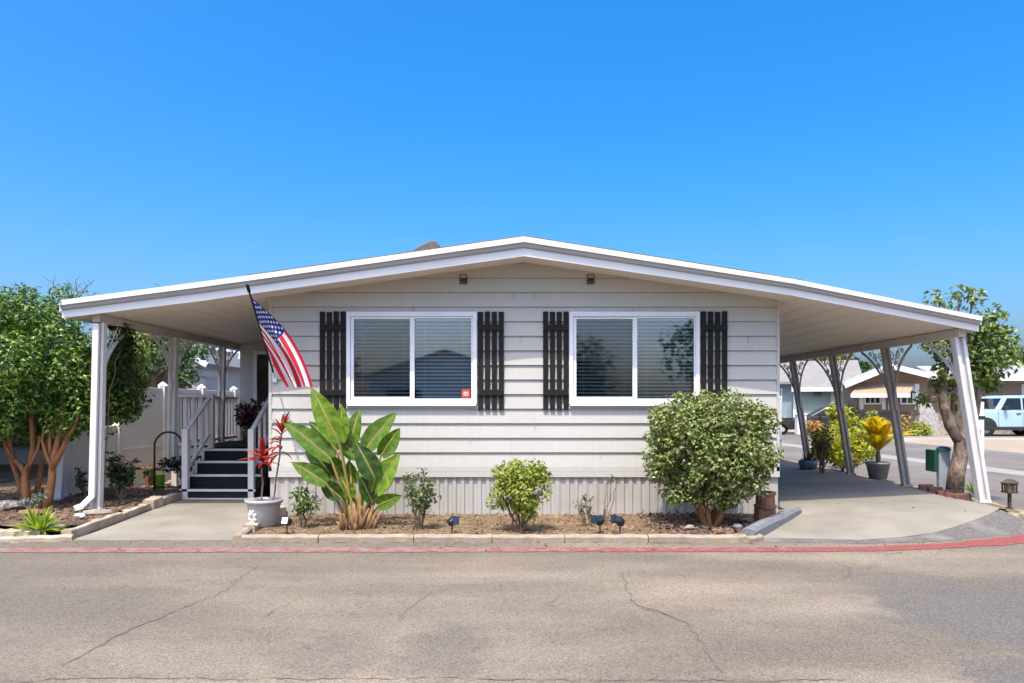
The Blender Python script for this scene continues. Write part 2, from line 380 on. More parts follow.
# entrance path
b = MB(); ys = [-2.03,-1.6,-1.,-.4,.2,.8,1.3]; vs = []
for y in ys:
    for x in (-5.32, -4.4, -3.38): vs.append((x, y, hpath(x, y)))
fs = [(j*3+i, j*3+i+1, (j+1)*3+i+1, (j+1)*3+i) for j in range(len(ys)-1) for i in range(2)]
b.add(vs, fs); b.add([(-5.32,-2.03,0),(-4.4,-2.03,0),(-3.38,-2.03,0),(-5.32,-2.03,.012),(-4.4,-2.03,.012),(-3.38,-2.03,.012)], [(0,1,4,3),(1,2,5,4)])
struct(b.build('entrance_path', m_conc))
# front bed soil
def bumpy(b, x0, x1, y0, y1, fz, st=.12, amp=.015):
    nx = int((x1-x0)/st)+1; ny = int((y1-y0)/st)+1; vs = []
    for j in range(ny+1):
        for i in range(nx+1):
            x = lerp(x0, x1, i/nx); y = lerp(y0, y1, j/ny); vs.append((x, y, fz(x, y) + R.uniform(-amp, amp)))
    b.add(vs, [(j*(nx+1)+i, j*(nx+1)+i+1, (j+1)*(nx+1)+i+1, (j+1)*(nx+1)+i) for j in range(ny) for i in range(nx)])
b = MB(); bumpy(b, -3.3, 1.75, -2.03, .02, lambda x, y: .045 - .012*(y+2)); struct(b.build('front_bed_soil', m_soil, smooth=True))
b = MB()
vs = []; nx = 22; ny = 16
for j in range(ny+1):
    y = lerp(-2.0, .02, j/ny); xr = clamp(2.62 + (y+1.98)*.66, 2.6, 3.72)
    for i in range(nx+1):
        x = lerp(1.75, xr, i/nx); vs.append((x, y, .05 - .01*(y+2) + R.uniform(-.016,.016)))
b.add(vs, [(j*(nx+1)+i, j*(nx+1)+i+1, (j+1)*(nx+1)+i+1, (j+1)*(nx+1)+i) for j in range(ny) for i in range(nx)])
struct(b.build('mulched_bed_soil', m_soil2, smooth=True))
def hleft(x, y): return .15 + .02*sin(x*3)*cos(y*2.3) + .02*clamp(y)
b = MB(); bumpy(b, -10.5, -5.44, -1.82, 2.4, hleft, .15, .02); struct(b.build('side_bed_soil', m_soil2, smooth=True))
b = MB(); bumpy(b, -10.5, -5.5, -2.02, -1.8, lambda x, y: .04, .1, .012); struct(b.build('verge_soil', m_soil, smooth=True))
b = MB(); vs = []; kin = [(-.80,6.45),(-.62,6.70),(-.4,6.84),(.4,7.0),(4,7.03),(12,7.08)]
kys = [-.70,-.6,-.5,-.35,-.2,0,.2,.4,.7,1,1.4,1.8,2.2,2.6,3,3.5,4,5,6,7,8,9,10,11]
for y in kys:
    for i in range(7):
        x = lerp(interp(rx, y)-.04, interp(kin, y), i/6); vs.append((x, y, lerp(min(hdrive(x, y)-.004, .24), .10, (i/6)**1.5) + (R.uniform(-.012,.012) if 0 < i else 0)))
b.add(vs, [(j*7+i, j*7+i+1, (j+1)*7+i+1, (j+1)*7+i) for j in range(len(kys)-1) for i in range(6)])
struct(b.build('kerbside_soil', m_soil, smooth=True))
# scatter: chips and clods
def scatter(name, mat, n, fx, size, label):
    b = MB()
    for _ in range(n):
        p = fx(); d = rdir(); d.z *= .35; d.normalize(); nn = V((R.uniform(-.5,.5), R.uniform(-.5,.5), 1)).normalized()
        l = size*R.uniform(.4, 1.5); b.leaf(V(p) + V((0,0,l*.15)), d, nn, l, l*R.uniform(.4,.9), 0, -.2)
    return stuff(b.build(name, mat, fix=False), label)
scatter('wood_mulch', m_chip, 2600, lambda: (lambda x, y: (x, y, hleft(x, y)+.01))(R.uniform(-9,-5.5), R.uniform(-1.75,2.2)), .055, 'dark bark chips covering the raised bed beside the path')
def fb():
    y = R.uniform(-1.98, -.03); x = R.uniform(1.55, clamp(2.55+(y+1.98)*.66, 2.55, 3.6)); return (x, y, .055 - .01*(y+2))
scatter('leaf_litter', m_chip, 1300, fb, .06, 'dark dry leaf litter under the large clipped bush')
scatter('soil_clods', m_clod, 3200, lambda: (lambda x, y: (x, y, .055 - .012*(y+2)))(R.uniform(-3.25,2.2), R.uniform(-1.98,-.02)), .035, 'small tan clods and pebbles on the bare front bed')
scatter('road_grit', m_clod, 900, lambda: (R.uniform(-7,6.5), R.choice((R.uniform(-2.3,-2.12), R.uniform(-2.7,-2.1))), .004), .02, 'loose grit collected along the edge of the road')
# red painted line
b = MB(); rl = [(-12,-2.62),(-5.5,-2.6),(-3.1,-2.58),(0,-2.57),(2.75,-2.56),(3.75,-2.52),(4.7,-2.34),(5.5,-2.07),(6.0,-1.82),(6.7,-1.35),(7.6,-.4)]
pts = []
for (x0,y0),(x1,y1) in zip(rl, rl[1:]):
    k = max(1, int((x1-x0)/.25)); pts += [(lerp(x0,x1,i/k), lerp(y0,y1,i/k)) for i in range(k)]
pts.append(rl[-1]); vs = []
for i, (x, y) in enumerate(pts):
    a = pts[max(0,i-1)]; c = pts[min(len(pts)-1,i+1)]; t = V((c[0]-a[0], c[1]-a[1])).normalized(); nrm = V((-t.y, t.x))
    for s in (-1, 1):
        w = .125 + R.uniform(-.012,.012) + (.05 if x > 5 else 0); vs.append((x + nrm.x*s*w, y + nrm.y*s*w, .005))
b.add(vs, [(2*i,2*i+2,2*i+3,2*i+1) for i in range(len(pts)-1)]); struct(b.build('red_kerb_line', m_redline))
# cracks in the road
b = MB()
def crack(uvs, w):
    wp = [G(u, v) for u, v in uvs]; pts = []
    for p, q in zip(wp, wp[1:]):
        k = max(2, int((q-p).length/.05)); pts += [p.lerp(q, i/k) + V((R.gauss(0,.012), R.gauss(0,.012), 0)) for i in range(k)]
    pts.append(wp[-1]); vs = []
    for i, p in enumerate(pts):
        t = (pts[min(i+1,len(pts)-1)] - pts[max(i-1,0)]); t.normalize(); nrm = V((-t.y, t.x, 0))
        ww = w*R.uniform(.25,1.2)*(1 if 0 < i < len(pts)-1 else .1)
        vs += [p + nrm*ww + V((0,0,.0045)), p - nrm*ww + V((0,0,.0045))]
    b.add(vs, [(2*i,2*i+2,2*i+3,2*i+1) for i in range(len(pts)-1)])
crack([(262,565),(240,577),(228,590),(195,603),(160,618),(125,632),(95,648),(60,668)], .006)
crack([(622,572),(626,588),(636,605),(660,612),(684,622),(696,636),(706,652),(722,672)], .007)
crack([(640,609),(655,612),(672,616)], .008)
crack([(432,592),(415,606),(405,612),(398,622)], .005)
crack([(0,682),(120,678.5),(250,679.5),(420,678),(520,680),(700,681),(860,680)], .005)
crack([(300,598),(276,610),(262,618)], .004)
crack([(560,598),(548,604),(556,609)], .005)
crack([(830,560),(850,568),(846,580)], .004)
struct(b.build('road_cracks', m_crack))

def fl_(): 
    if R.random() < .93: return (R.uniform(-8,5), R.uniform(-2.75,-2.15), .008)
    x = R.uniform(-5.2,-3.5) if R.random() < .4 else R.uniform(3.8,6); y = R.uniform(-1.6,.8); return (x, y, (hpath(x,y) if x < 0 else hdrive(x,y)) + .014)
scatter('fallen_leaves', leafmat('dry_leaf', [(.22,.13,.05),(.30,.20,.08),(.14,.08,.04),(.20,.20,.06)], .15, .8), 90, fl_, .04, 'dry fallen leaves blown along the road edge and the paving')
# ================================================================ THE HOUSE
house = thing('mobile_home', 'cream lap sided single storey home with black shutters and low gable roof', 'house', (0, 0, 0))
YF = -.62
SF = F/(YF - CY)
TOP = [(62,301),(200,283),(270,273.6),(524,237.5),(790,279.5),(979,317)]
BOT = [(64,318),(200,301),(270,291.2),(524,256),(790,295.2),(979,331.5)]
def fx(u): return (u-U0)/SF + CX
def fz(v): return CZ - (v-V0)/SF
top = [(fx(u), fz(v)) for u, v in TOP]; bot = [(fx(u), fz(v)) for u, v in BOT]
bot[0] = (top[0][0], bot[0][1]); bot[-1] = (top[-1][0], bot[-1][1])
def zb(x): return interp(bot, x)
def zt(x): return interp(top, x)
YB = 15.0
# fascia
def strip(b, rows, mi):
    """rows: list of (y, frac) cross-section points swept along the roof edge"""
    n = len(top); o = len(b.v)
    for x, zz in top:
        lo = zb(x)
        for y, fr in rows: b.v.append((x, y, lo + (zz-lo)*fr))
    k = len(rows)
    for i in range(n-1):
        for j in range(k-1):
            b.f.append((o+i*k+j, o+(i+1)*k+j, o+(i+1)*k+j+1, o+i*k+j+1)); b.mi.append(mi)
    for i in (0, n-1):
        b.f.append(tuple(o+i*k+j for j in range(k))); b.mi.append(mi)
b = MB(); strip(b, [(YF+.05,0),(YF,0),(YF,.43),(YF+.05,.43)], 0); b.build('fascia', [m_fascia], house)
b = MB(); strip(b, [(YF+.05,.435),(YF+.004,.435),(YF-.035,.50),(YF-.05,.68),(YF-.05,.70)], 0); b.build('gutter', [m_lip], house)
b = MB(); strip(b, [(YF+.05,.705),(YF-.075,.705),(YF-.075,1.0),(YF+.05,1.0)], 0); b.build('drip_edge', [m_fascia], house)
# side fascias along the carport and porch eaves
for sx, i in ((-1, 0), (1, -1)):
    x = top[i][0]; b = MB()
    b.box((x, YF+.06, bot[i][1]+.005), (x - sx*.04, YB, bot[i][1]+.10)); b.box((x+sx*.07, YF+.06, bot[i][1]+.10), (x - sx*.04, YB, top[i][1]-.01))
    b.build('fascia', m_fascia, house)
# soffit + roof decks
n = len(top)
b = MB(); vs = []
for x, _ in top: vs += [(x*.997, YF+.055, zb(x)+.03), (x*.997, YB, zb(x)+.03)]
b.add(vs, [(2*i, 2*i+1, 2*i+3, 2*i+2) for i in range(n-1)]); 
xx_ = top[0][0]+.25
while xx_ < top[-1][0]-.1:
    if abs(xx_) > 3.75: zz_ = zb(xx_)+.03; b.box((xx_-.006, YF+.06, zz_-.007), (xx_+.006, YB, zz_+.004))
    xx_ += .305
b.build('soffit', m_soffit, house)
b = MB(); vs = []
for x, _ in top: vs += [(x*.996, YF+.055, zt(x)-.008), (x*.996, YB, zt(x)-.008)]
b.add(vs, [(2*i, 2*i+1, 2*i+3, 2*i+2) for i in range(n-1)]); b.build('awning_roof', m_white, house)
b = MB(); rx_ = [-3.75, -3.0, 0, 3.0, 3.7]; rx_ = [x-.02 for x in rx_]; xr = top[3][0]
rx_ = [-3.75, -3.2, xr, 3.2, 3.72]; vs = []
for x in rx_:
    z = zt(x); vs += [(x, YF-.04, z+.002), (x, YF-.04, z+.022), (x, YB, z+.022), (x, YB, z+.002)]
for i in range(4):
    for j in range(4): b.f.append((4*i+j, 4*(i+1)+j, 4*(i+1)+(j+1)%4, 4*i+(j+1)%4)); b.mi.append(0)
b.v = [tuple(v) for v in vs]; b.f += [(0,1,2,3),(16,17,18,19)]; b.mi += [0,0]
b.build('shingle_roof', m_shingle, house)
# roof hood
b = MB(); y0, y1 = 1.1, 1.7
def rp(u, v): return (X(u, 12.1), Z(v, 12.1))
zr = zt(-1.4)
prof = [(X(404,12.1), zr-.1), rp(409,252.5), rp(420,245.5), rp(431.5,240.4), rp(436,241), rp(440,245.5), (X(440,12.1), zr-.1)]
b.prism(prof, y0, y1); hood = b.build('roof_hood', M('hood_metal', (.10,.085,.08), (.16,.13,.10), scale=9, rough=.7), house, bevel=.01)
b = MB(); b.box((X(430,12.1), y0-.02, rp(0,248.5)[1]), (X(438,12.1), y0+.01, rp(0,243.5)[1])); b.build('grille', m_vent, hood)
# lap sided front wall
HW = 3.63; ZE = 3.135; ZR = 3.64
def hw(z): return HW if z <= ZE else max(.02, HW*(ZR - z)/(ZR - ZE))
def lap(b, z0, z1, step, out, wfun, holes=(), gap=.004):
    z = z0
    while z < z1-.01:
        t = min(z+step, z1); zs = sorted({z, t-gap} | {q for q in [ZE] + [h for ho in holes for h in ho[2:]] if z < q < t-gap})
        yy = lambda q: -out*(t-q)/step
        for a, c in zip(zs, zs[1:]):
            m_ = (a+c)/2; cuts = sorted([ho[:2] for ho in holes if ho[2] < m_ < ho[3]]); segs = []; x = None
            for ho in cuts: segs.append((x, ho[0])); x = ho[1]
            segs.append((x, None))
            for p, q in segs:
                b.add([(-wfun(a) if p is None else p, yy(a), a), (wfun(a) if q is None else q, yy(a), a), (wfun(c) if q is None else q, yy(c), c), (-wfun(c) if p is None else p, yy(c), c)], [(0,1,2,3)])
                if a == z: b.add([(-wfun(a) if p is None else p, yy(a), a), (wfun(a) if q is None else q, yy(a), a), (wfun(a) if q is None else q, .02, a), (-wfun(a) if p is None else p, .02, a)], [(0,1,2,3)])
                if c == zs[-1]: b.add([(-wfun(c) if p is None else p, .02, c), (wfun(c) if q is None else q, .02, c), (wfun(t) if q is None else q, .02, t), (-wfun(t) if p is None else p, .02, t)], [(0,1,2,3)])
        z = t
W1 = (X(347,11), X(477,11), Z(404,11), Z(312,11)); W2 = (X(569,11), X(699,11), Z(404,11), Z(312,11))
b = MB(); lap(b, .70, ZR, .2075, .026, hw, [(w_[0]+.02, w_[1]-.02, w_[2]+.02, w_[3]-.02) for w_ in (W1, W2)]); fw = b.build('front_wall', m_siding, house)
for u, v0, v1 in ((513,288.5,301.5),(534,288.5,301.5),(413,302.5,316),(633,302.5,316),(520,330,344),(298,345,358),(748,330,344),(535,416,430),(470,431,445),(600,445,459)):
    x = X(u, 11); b = MB(); b.box((x-.003, -.021, Z(v1,11)+.012), (x+.003, .0, Z(v0,11)-.012)); b.build('board_joint', m_joint, fw)
b = MB(); b.box((-HW-.01, -.034, .555), (HW+.01, -.002, .635)); b.box((-HW-.01, -.026, .638), (HW+.01, -.002, .70)); b.build('sill_board', m_siding, house)
for s in (-1, 1):
    b = MB(); b.box((s*(HW+.012), -.026, .64), (s*(HW-.03), .0, ZE-.02)); b.build('corner_trim', m_siding, house)
# side and rear walls
for s in (-1, 1):
    b = MB(); z = .64; b.box((s*(HW-.02), .02, .5), (s*(HW-.12), YB-.3, 3.1))
    while z < 3.08:
        t = min(z+.2075, 3.08)
        b.quad((s*(HW+.012), .0, z), (s*(HW+.012), YB-.3, z), (s*(HW-.008), YB-.3, t), (s*(HW-.008), .0, t)); b.quad((s*(HW+.012), 0, z), (s*(HW+.012), YB-.3, z), (s*(HW-.01), YB-.3, z), (s*(HW-.01), 0, z)); z = t
    b.build('side_wall', m_siding, house)
b = MB(); b.box((-HW+.13, YB-.4, .5), (HW-.13, YB-.31, 3.1)); b.prism([(-HW,3.1),(HW,3.1),(0,3.6)], YB-.4, YB-.31); b.build('rear_wall', m_siding, house)
# ribbed metal skirting
b = MB(); x = -HW; vs = []; pts = []
while x < HW-.12:
    pts += [(x, .012), (x+.045, .012), (x+.06, -.008), (x+.105, -.008)]; x += .12
    if R.random() < .25: x += .03
vs = []; pts += [(pts[-1][0]+.012, .012), (HW, .012)]
for px, py in pts: vs += [(px, py, -.02), (px, py, .556)]
b.add(vs, [(2*i,2*i+2,2*i+3,2*i+1) for i in range(len(pts)-1)])
for s in (-1, 1): b.box((s*(HW-.005), .015, -.02), (s*(HW-.04), YB-.4, .5))
b.build('skirting', m_skirt, house)
# windows
def window(x0, x1, z0, z1, y=0.0, sign=False, mull=.5):
    fr = MB(); d0, d1 = y-.055, y+.02; w = .055
    fr.box((x0,d0,z0),(x0+w,d1,z1)); fr.box((x1-w,d0,z0),(x1,d1,z1)); fr.box((x0+w,d0,z1-w*1.25),(x1-w,d1,z1)); fr.box((x0+w,d0,z0),(x1-w,d1,z0+w))
    fr.box((x0+.01,d0-.02,z0-.03),(x1-.01,d1,z0-.002))
    xm = lerp(x0, x1, mull)
    win = fr.build('window', m_vinyl, house, bevel=.004)
    s = MB(); w2 = .045                                       # sliding sash on the left, fixed light on the right
    a0, a1, c0, c1 = x0+w+.003, xm+.02, z0+w+.003, z1-w*1.25-.003
    s.box((a0,y-.028,c0),(a0+w2,y-.004,c1)); s.box((a1-w2,y-.034,c0),(a1+.02,y-.004,c1)); s.box((a0+w2,y-.028,c0),(a1-w2,y-.004,c0+w2)); s.box((a0+w2,y-.028,c1-.03),(a1-w2,y-.004,c1))
    s.box((a1+.021,y-.04,c0),(x1-w-.003,y-.01,c0+.02)); s.box((x1-w-.025,y-.04,c0+.02),(x1-w-.003,y-.01,c1-.02)); s.box((a1+.021,y-.04,c1-.02),(x1-w-.003,y-.01,c1))
    s.build('sash', m_vinyl, win)
    g = MB(); g.box((a0+w2-.004,y-.016,c0+w2-.004),(a1-w2+.004,y-.012,c1-.028)); g.build('pane', m_glass_scr, win)
    g = MB(); g.box((a1+.02,y-.024,c0+.018),(x1-w-.023,y-.020,c1-.018)); g.build('pane', m_glass, win)
    for (p, q) in ((a0+.02, a1-.02), (a1+.03, x1-w-.02)):
        bl = MB(); z = c0+.05
        while z < c1-.05:
            bl.add([(p,y+.045,z-.012),(q,y+.045,z-.012),(q,y+.085,z+.012),(p,y+.085,z+.012)], [(0,1,2,3)]); bl.add([(p,y+.046,z-.014),(q,y+.046,z-.014),(q,y+.086,z+.010),(p,y+.086,z+.010)], [(0,1,2,3)]); z += .052
        bl.box((p,y+.04,c1-.05),(q,y+.09,c1-.005))
        for t in (.16,.84): bl.box((lerp(p,q,t)-.002,y+.043,c0+.04),(lerp(p,q,t)+.002,y+.045,c1-.03))
        bl.build('blind', m_blind, win)
    dk = MB(); dk.box((x0+.02,y+.25,z0),(x1-.02,y+.27,z1)); dk.build('dark_room', m_dark, win)
    if sign:
        g = MB(); gx0, gx1 = X(461.5, 10.97), X(470.3, 10.97); gz0, gz1 = Z(398, 10.97), Z(389, 10.97)
        g.box((gx0,y-.030,gz0),(gx1,y-.026,gz1),0); g.box((gx0+.02,y-.032,gz0+.05),(gx1-.02,y-.0305,gz0+.062),1); g.box((gx0+.03,y-.032,gz0+.072),(gx1-.03,y-.0305,gz0+.088),1); g.box((gx0+.035,y-.032,gz0+.03),(gx1-.035,y-.0305,gz0+.037),1)
        g.build('warning_sticker', [M('sticker_red',(.45,.07,.04),rough=.4), M('sticker_white',(.8,.7,.6),rough=.4)], win)
    return win
m_glass_scr = glassmat('screened_glass', (.74,.78,.80), .05, .03)
W1 = (X(347,11), X(477,11), Z(404,11), Z(312,11)); W2 = (X(569,11), X(699,11), Z(404,11), Z(312,11))
window(*W1, sign=True); window(*W2)
for u0, u1 in ((320.5,346.2),(478,503.8),(543,568.3),(700.2,726.5)):
    x0, x1 = X(u0,11), X(u1,11); z0, z1 = Z(410,11), Z(312,11); b = MB(); k = 4; g = .026; w = (x1-x0-g*(k-1))/k
    for i in range(k):
        xa = x0+i*(w+g); dz = R.uniform(-.006,.006); b.box((xa,-.05,z0+dz),(xa+w,-.026,z1+dz))
    for zz in (Z(331,11), Z(395.5,11)): b.box((x0+.004,-.074,zz),(x1-.004,-.0505,zz+.085))
    b.build('shutter', m_black, house, bevel=.003)
for u in (463.5, 590.5):
    x = X(u,11); z = Z(279.5,11); b = MB()
    b.box((x-.055,-.03,z-.07),(x+.055,.0,z-.058)); b.box((x-.055,-.03,z+.058),(x+.055,.0,z+.07)); b.box((x-.055,-.03,z-.058),(x-.043,.0,z+.058)); b.box((x+.043,-.03,z-.058),(x+.055,.0,z+.058))
    for i in range(5): b.add([(x-.043,-.028,z-.05+.022*i),(x+.043,-.028,z-.05+.022*i),(x+.043,-.006,z-.03+.022*i),(x-.043,-.006,z-.03+.022*i)], [(0,1,2,3)])
    b.box((x-.043,-.005,z-.058),(x+.043,-.002,z+.058)); b.build('gable_vent', m_vent, house)
# entry wall at the far end of the porch
b = MB(); ye = 5.0; xe = -5.80
z0 = .8
poly = [(xe,z0),(-HW-.02,z0),(-HW-.02,zb(-HW)+.02),(xe,zb(xe)+.02)]
b.prism(poly, ye, ye+.1)
b.box((xe, ye+.1, z0), (xe+.1, ye+6, 2.75)); b.build('entry_wall', m_siding, house)
xw0, xw1, zw0, zw1 = X(254,15.98), X(254,15.98)+1.05, Z(405,15.98), Z(351,15.98)
b = MB(); w = .07
b.box((xw0,ye-.05,zw0),(xw0+w,ye-.001,zw1)); b.box((xw1-w,ye-.05,zw0),(xw1,ye-.001,zw1)); b.box((xw0+w,ye-.05,zw1-w),(xw1-w,ye-.001,zw1)); b.box((xw0+w,ye-.05,zw0),(xw1-w,ye-.001,zw0+w))
win = b.build('window', m_vinyl, house, bevel=.004)
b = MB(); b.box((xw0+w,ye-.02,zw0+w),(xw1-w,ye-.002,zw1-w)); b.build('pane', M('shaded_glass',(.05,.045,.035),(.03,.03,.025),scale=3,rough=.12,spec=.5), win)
# carport and porch: beams, posts with scroll brackets
XL, XR = -5.85, 5.97
m_postf = M('sunlit_post_paint', (.66,.645,.62), (.50,.48,.45), scale=7, rough=.5, stretch=(1,1,.25), lo=.4, hi=.8)  # whiter copy for the front carport post, sunlight painted into the colour
for x, zz in ((XL, zb(XL)), (XR, zb(XR))):
    b = MB(); b.box((x-.05, YF+.12, zz-.09), (x+.05, YB-.2, zz+.025)); b.build('beam', m_beam, house, bevel=.004)
def scroll(c, r, turns, y0z, sgn, lean):
    return [(lean(c[1] + r*(1-.75*t/20.)*sin(sgn*turns*2*pi*t/20.)), c[0] + r*(1-.75*t/20.)*cos(sgn*turns*2*pi*t/20.), c[1] + r*(1-.75*t/20.)*sin(sgn*turns*2*pi*t/20.)) for t in range(21)]
def post(xt, xb_, y, zbot, ztop, sides, mat, w=.13, downspout=False):
    lean = lambda z: lerp(xb_, xt, (z-zbot)/(ztop-zbot))
    b = MB()
    # extruded aluminium column: two flanges joined by a recessed web
    for s in (-1, 1): b.bar((xb_+s*w*.34, y, zbot), (xt+s*w*.34, y, ztop), w*.32, w*.85, (0,1,0))
    b.bar((xb_, y+.015, zbot), (xt, y+.015, ztop), w*.40, w*.45, (0,1,0))
    p = b.build('post', mat, house, bevel=.006)
    b = MB(); b.box((xb_-.08,y-.07,zbot-.02),(xb_+.08,y+.07,zbot+.012)); b.build('base_plate', mat, p)
    for s in sides:
        b = MB(); H, Wd = (.85, .80) if mat is m_post else (1.0, .78); pts = []
        for i in range(15):
            a = radians(62)*i/14; yy = y + s*(.06 + Wd*(1-cos(a))/(1-cos(radians(62)))); zz = ztop - .02 - H*(1-sin(a)/sin(radians(62))); pts.append((lean(zz), yy, zz))
        for (p0, p1) in zip(pts, pts[1:]): b.bar(p0, p1, .035, .022, (1,0,0))
        for cy, cz, r, sg in ((.18,.15,.09,1),(.38,.12,.075,-1),(.53,.08,.05,1),(.15,.36,.07,-1),(.11,.52,.05,1),(.30,.29,.06,1),(.10,.66,.03,1)):
            b.tube(scroll((y+s*cy, ztop-cz), r, 1.3, 0, sg, lean), .0085, 5)
        b.tube([(lean(ztop-.2), y+s*.05, ztop-.55), (lean(ztop-.2), y+s*.2, ztop-.36), (lean(ztop-.02), y+s*.45, ztop-.02)], .008, 5)
        b.build('scroll_bracket', mat, p)
    if downspout:
        b = MB(); b.bar((xb_-.01,y-.10,zbot+.16),(xt-.01,y-.10,ztop-.02),.085,.06,(0,1,0)); b.bar((xb_-.01,y-.10,zbot+.17),(xb_-.10,y-.19,zbot+.05),.08,.065,(0,1,0)); b.bar((xb_-.10,y-.19,zbot+.05),(xb_-.15,y-.27,zbot+.03),.085,.065,(0,1,0))
        b.build('downspout', m_post, p, bevel=.008)
    return p
for i, D in enumerate((10.6, 12.9, 15.1)):
    post(XL+.02, XL-.02 if i else -5.89, D+CY, .16 if i == 0 else .5, zb(XL)-.09, (1,) if i == 0 else (-1, 1), m_post, .125, i == 0)
for i in range(4):
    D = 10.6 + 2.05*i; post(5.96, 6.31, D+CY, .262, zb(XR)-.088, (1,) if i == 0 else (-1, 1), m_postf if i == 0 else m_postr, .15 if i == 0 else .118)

# ================================================================ PORCH
porch = thing('porch_steps', 'dark carpeted porch steps with pale edges and white wooden railings', 'steps', (-4.8, 1.1, .09))
xs0, xs1 = -5.37, -4.22; zz = [.25, .455, .65, .833]
for i in range(4):
    y0 = 1.1 + .3*i; zl = (.09 if i == 0 else zz[i-1])
    b = MB(); b.box((xs0+.01, y0+.02, zl - (.0 if i == 0 else .0)), (xs1, y0+.3+(.02 if i < 3 else .3), zz[i]))
    st = b.build('step', m_carpet, porch)
    b = MB(); b.box((xs0,y0-.015,zz[i]-.03),(xs1+.02,y0+.018,zz[i]+.006)); b.build('nosing', m_post, st)
b = MB(); b.box((xs0-.03,1.105,.09),(xs0+.008,2.3,.25)); b.box((xs0-.03,1.09,.085),(xs1+.03,1.118,.115)); b.box((xs0-.03,1.09,.115),(xs0+.01,1.118,.22))
for i in range(1, 4): b.box((xs0-.03,1.1+.3*i,zz[i-1]),(xs0+.008,2.3,zz[i]))
b.build('stringer', m_post, porch)
b = MB(); b.box((-5.97, 2.305, .74), (-3.66, 4.99, .833)); b.build('deck', m_carpet, porch)
b = MB(); b.box((-5.97, 2.285, .70), (xs0-.035, 2.302, .84)); b.box((-5.985,2.285,.70),(-5.972,4.99,.84)); b.build('deck_trim', m_post, porch); b = MB(); b.box((xs1+.03,2.285,.1),(-3.66,2.302,.84)); b.build('deck_skirt', m_post, porch)
b = MB(); b.box((-5.95, 2.4, .1), (-3.7, 4.9, .7)); b.build('understructure', M('under_deck',(.10,.09,.08),rough=.9), porch)
b = MB()
for i in range(6):
    xa = -5.96 + .11*i; b.bar((xa,2.30,.12),(min(xa+.3,-5.42),2.30,.12+min(.3,-5.42-xa)*1.8),.03,.012,(0,1,0)); b.bar((xa,2.316,.12+.5),(min(xa+.3,-5.42),2.316,.62-min(.3,-5.42-xa)*1.8),.03,.012,(0,1,0))
b.build('lattice', m_white, porch)
def railing(p0, p1, z0, z1, hb, n, bw=.05, tw=.09, ends=True, name='railing'):
    """p0,p1 (x,y); z0,z1 top-rail heights; hb rail height above bottom rail"""
    b = MB(); A = V((*p0, z0)); B = V((*p1, z1)); b.bar(A, B, tw, .045); 
    r = b.build(name, m_post, porch, bevel=.005)
    b = MB(); b.bar(A-V((0,0,hb)), B-V((0,0,hb)), .045, .05); b.build('bottom_rail', m_post, r)
    for i in range(n):
        t = (i+.5)/n; q = A.lerp(B, t); bb = MB(); bb.bar(q-V((0,0,hb-.02)), q-V((0,0,.02)), bw, bw*.75, (0,1,0)); bb.build('baluster', m_post, r)
    return r
railing((-5.31,1.13),(-5.36,2.28),1.16,1.73,.62,4,.04,.07)
railing((-4.27,1.13),(-4.30,2.28),1.16,1.75,.62,4,.04,.07)
railing((-5.99,2.27),(-5.31,2.27),1.73,1.73,.82,5,.055,.09)
railing((-5.93,2.34),(-5.86,4.96),1.73,1.71,.80,17,.05,.09)
for (x, y, z0, z1) in ((-5.31,1.13,.1,1.2),(-4.27,1.13,.1,1.2),(-5.34,2.26,.72,1.76),(-4.30,2.30,.72,1.76),(-5.97,2.27,.1,1.72)):
    b = MB(); b.box((x-.045,y-.045,z0),(x+.045,y+.045,z1)); b.build('newel', m_post, porch, bevel=.004)
# ================================================================ EDGING, BLOCKS, FENCES
def edging(name, label, group, p, q, w, h, mat, amp=.006, rounded=True):
    p = V(p); q = V(q); b = MB(); n = 9; d = (q-p).normalized(); r = V((d.y, -d.x, 0))
    prof = [(-.5,0),(-.5,.7),(-.32,.95),(.0,1.02),(.32,.95),(.5,.7),(.5,0)] if rounded else [(-.5,0),(-.5,.92),(-.42,1),(.42,1),(.5,.92),(.5,0)]
    o = 0; vs = []
    for i in range(n):
        c = p.lerp(q, i/(n-1)) + V((0,0,R.uniform(-amp,amp))); k = .97 if i in (0, n-1) else 1+R.uniform(-.03,.03)
        for a, z in prof: vs.append(c + r*a*w*k + V((0,0,z*h*k)))
    m = len(prof); fs = [(i*m+j, i*m+j+1, (i+1)*m+j+1, (i+1)*m+j) for i in range(n-1) for j in range(m-1)] + [tuple(range(m)), tuple(range((n-1)*m, n*m))]
    b.add(vs, fs); return tag(b.build(name, mat, at=p), label, 'edging', group)
GE = 'edging lengths along the front bed'
fe = [(-3.30,-2.42,'in front of the potted red plant'),(-2.41,-1.32,'in front of the giant paddle leaved plant'),(-1.31,-.42,'in front of the loose shrub and the lone black spotlight'),
      (-.41,.42,'in front of the round yellow green shrub'),(.43,1.38,'in front of the paired black spotlights'),(1.39,2.52,'in front of the big clipped bush')]
for x0, x1, t in fe: edging('garden_edging', 'cream rounded edging log ' + t, GE, (x0,-2.08+R.uniform(-.008,.008),0), (x1,-2.08+R.uniform(-.01,.01),0), .13, .088, m_log)
edging('garden_edging', 'weathered grey timber edging log slanting beside the carport driveway', GE, (2.56,-2.04,.01), (3.72,-.42,.05), .17, .15, m_greylog, .008)
edging('garden_edging', 'short cream log end where front edging meets the grey timber', GE, (2.50,-2.17,0), (2.72,-1.98,0), .10, .075, m_log)
edging('garden_edging', 'cream curved edging piece along the path at the front bed corner', GE, (-3.36,-2.10,0), (-3.42,-1.55,.01), .11, .085, m_log)
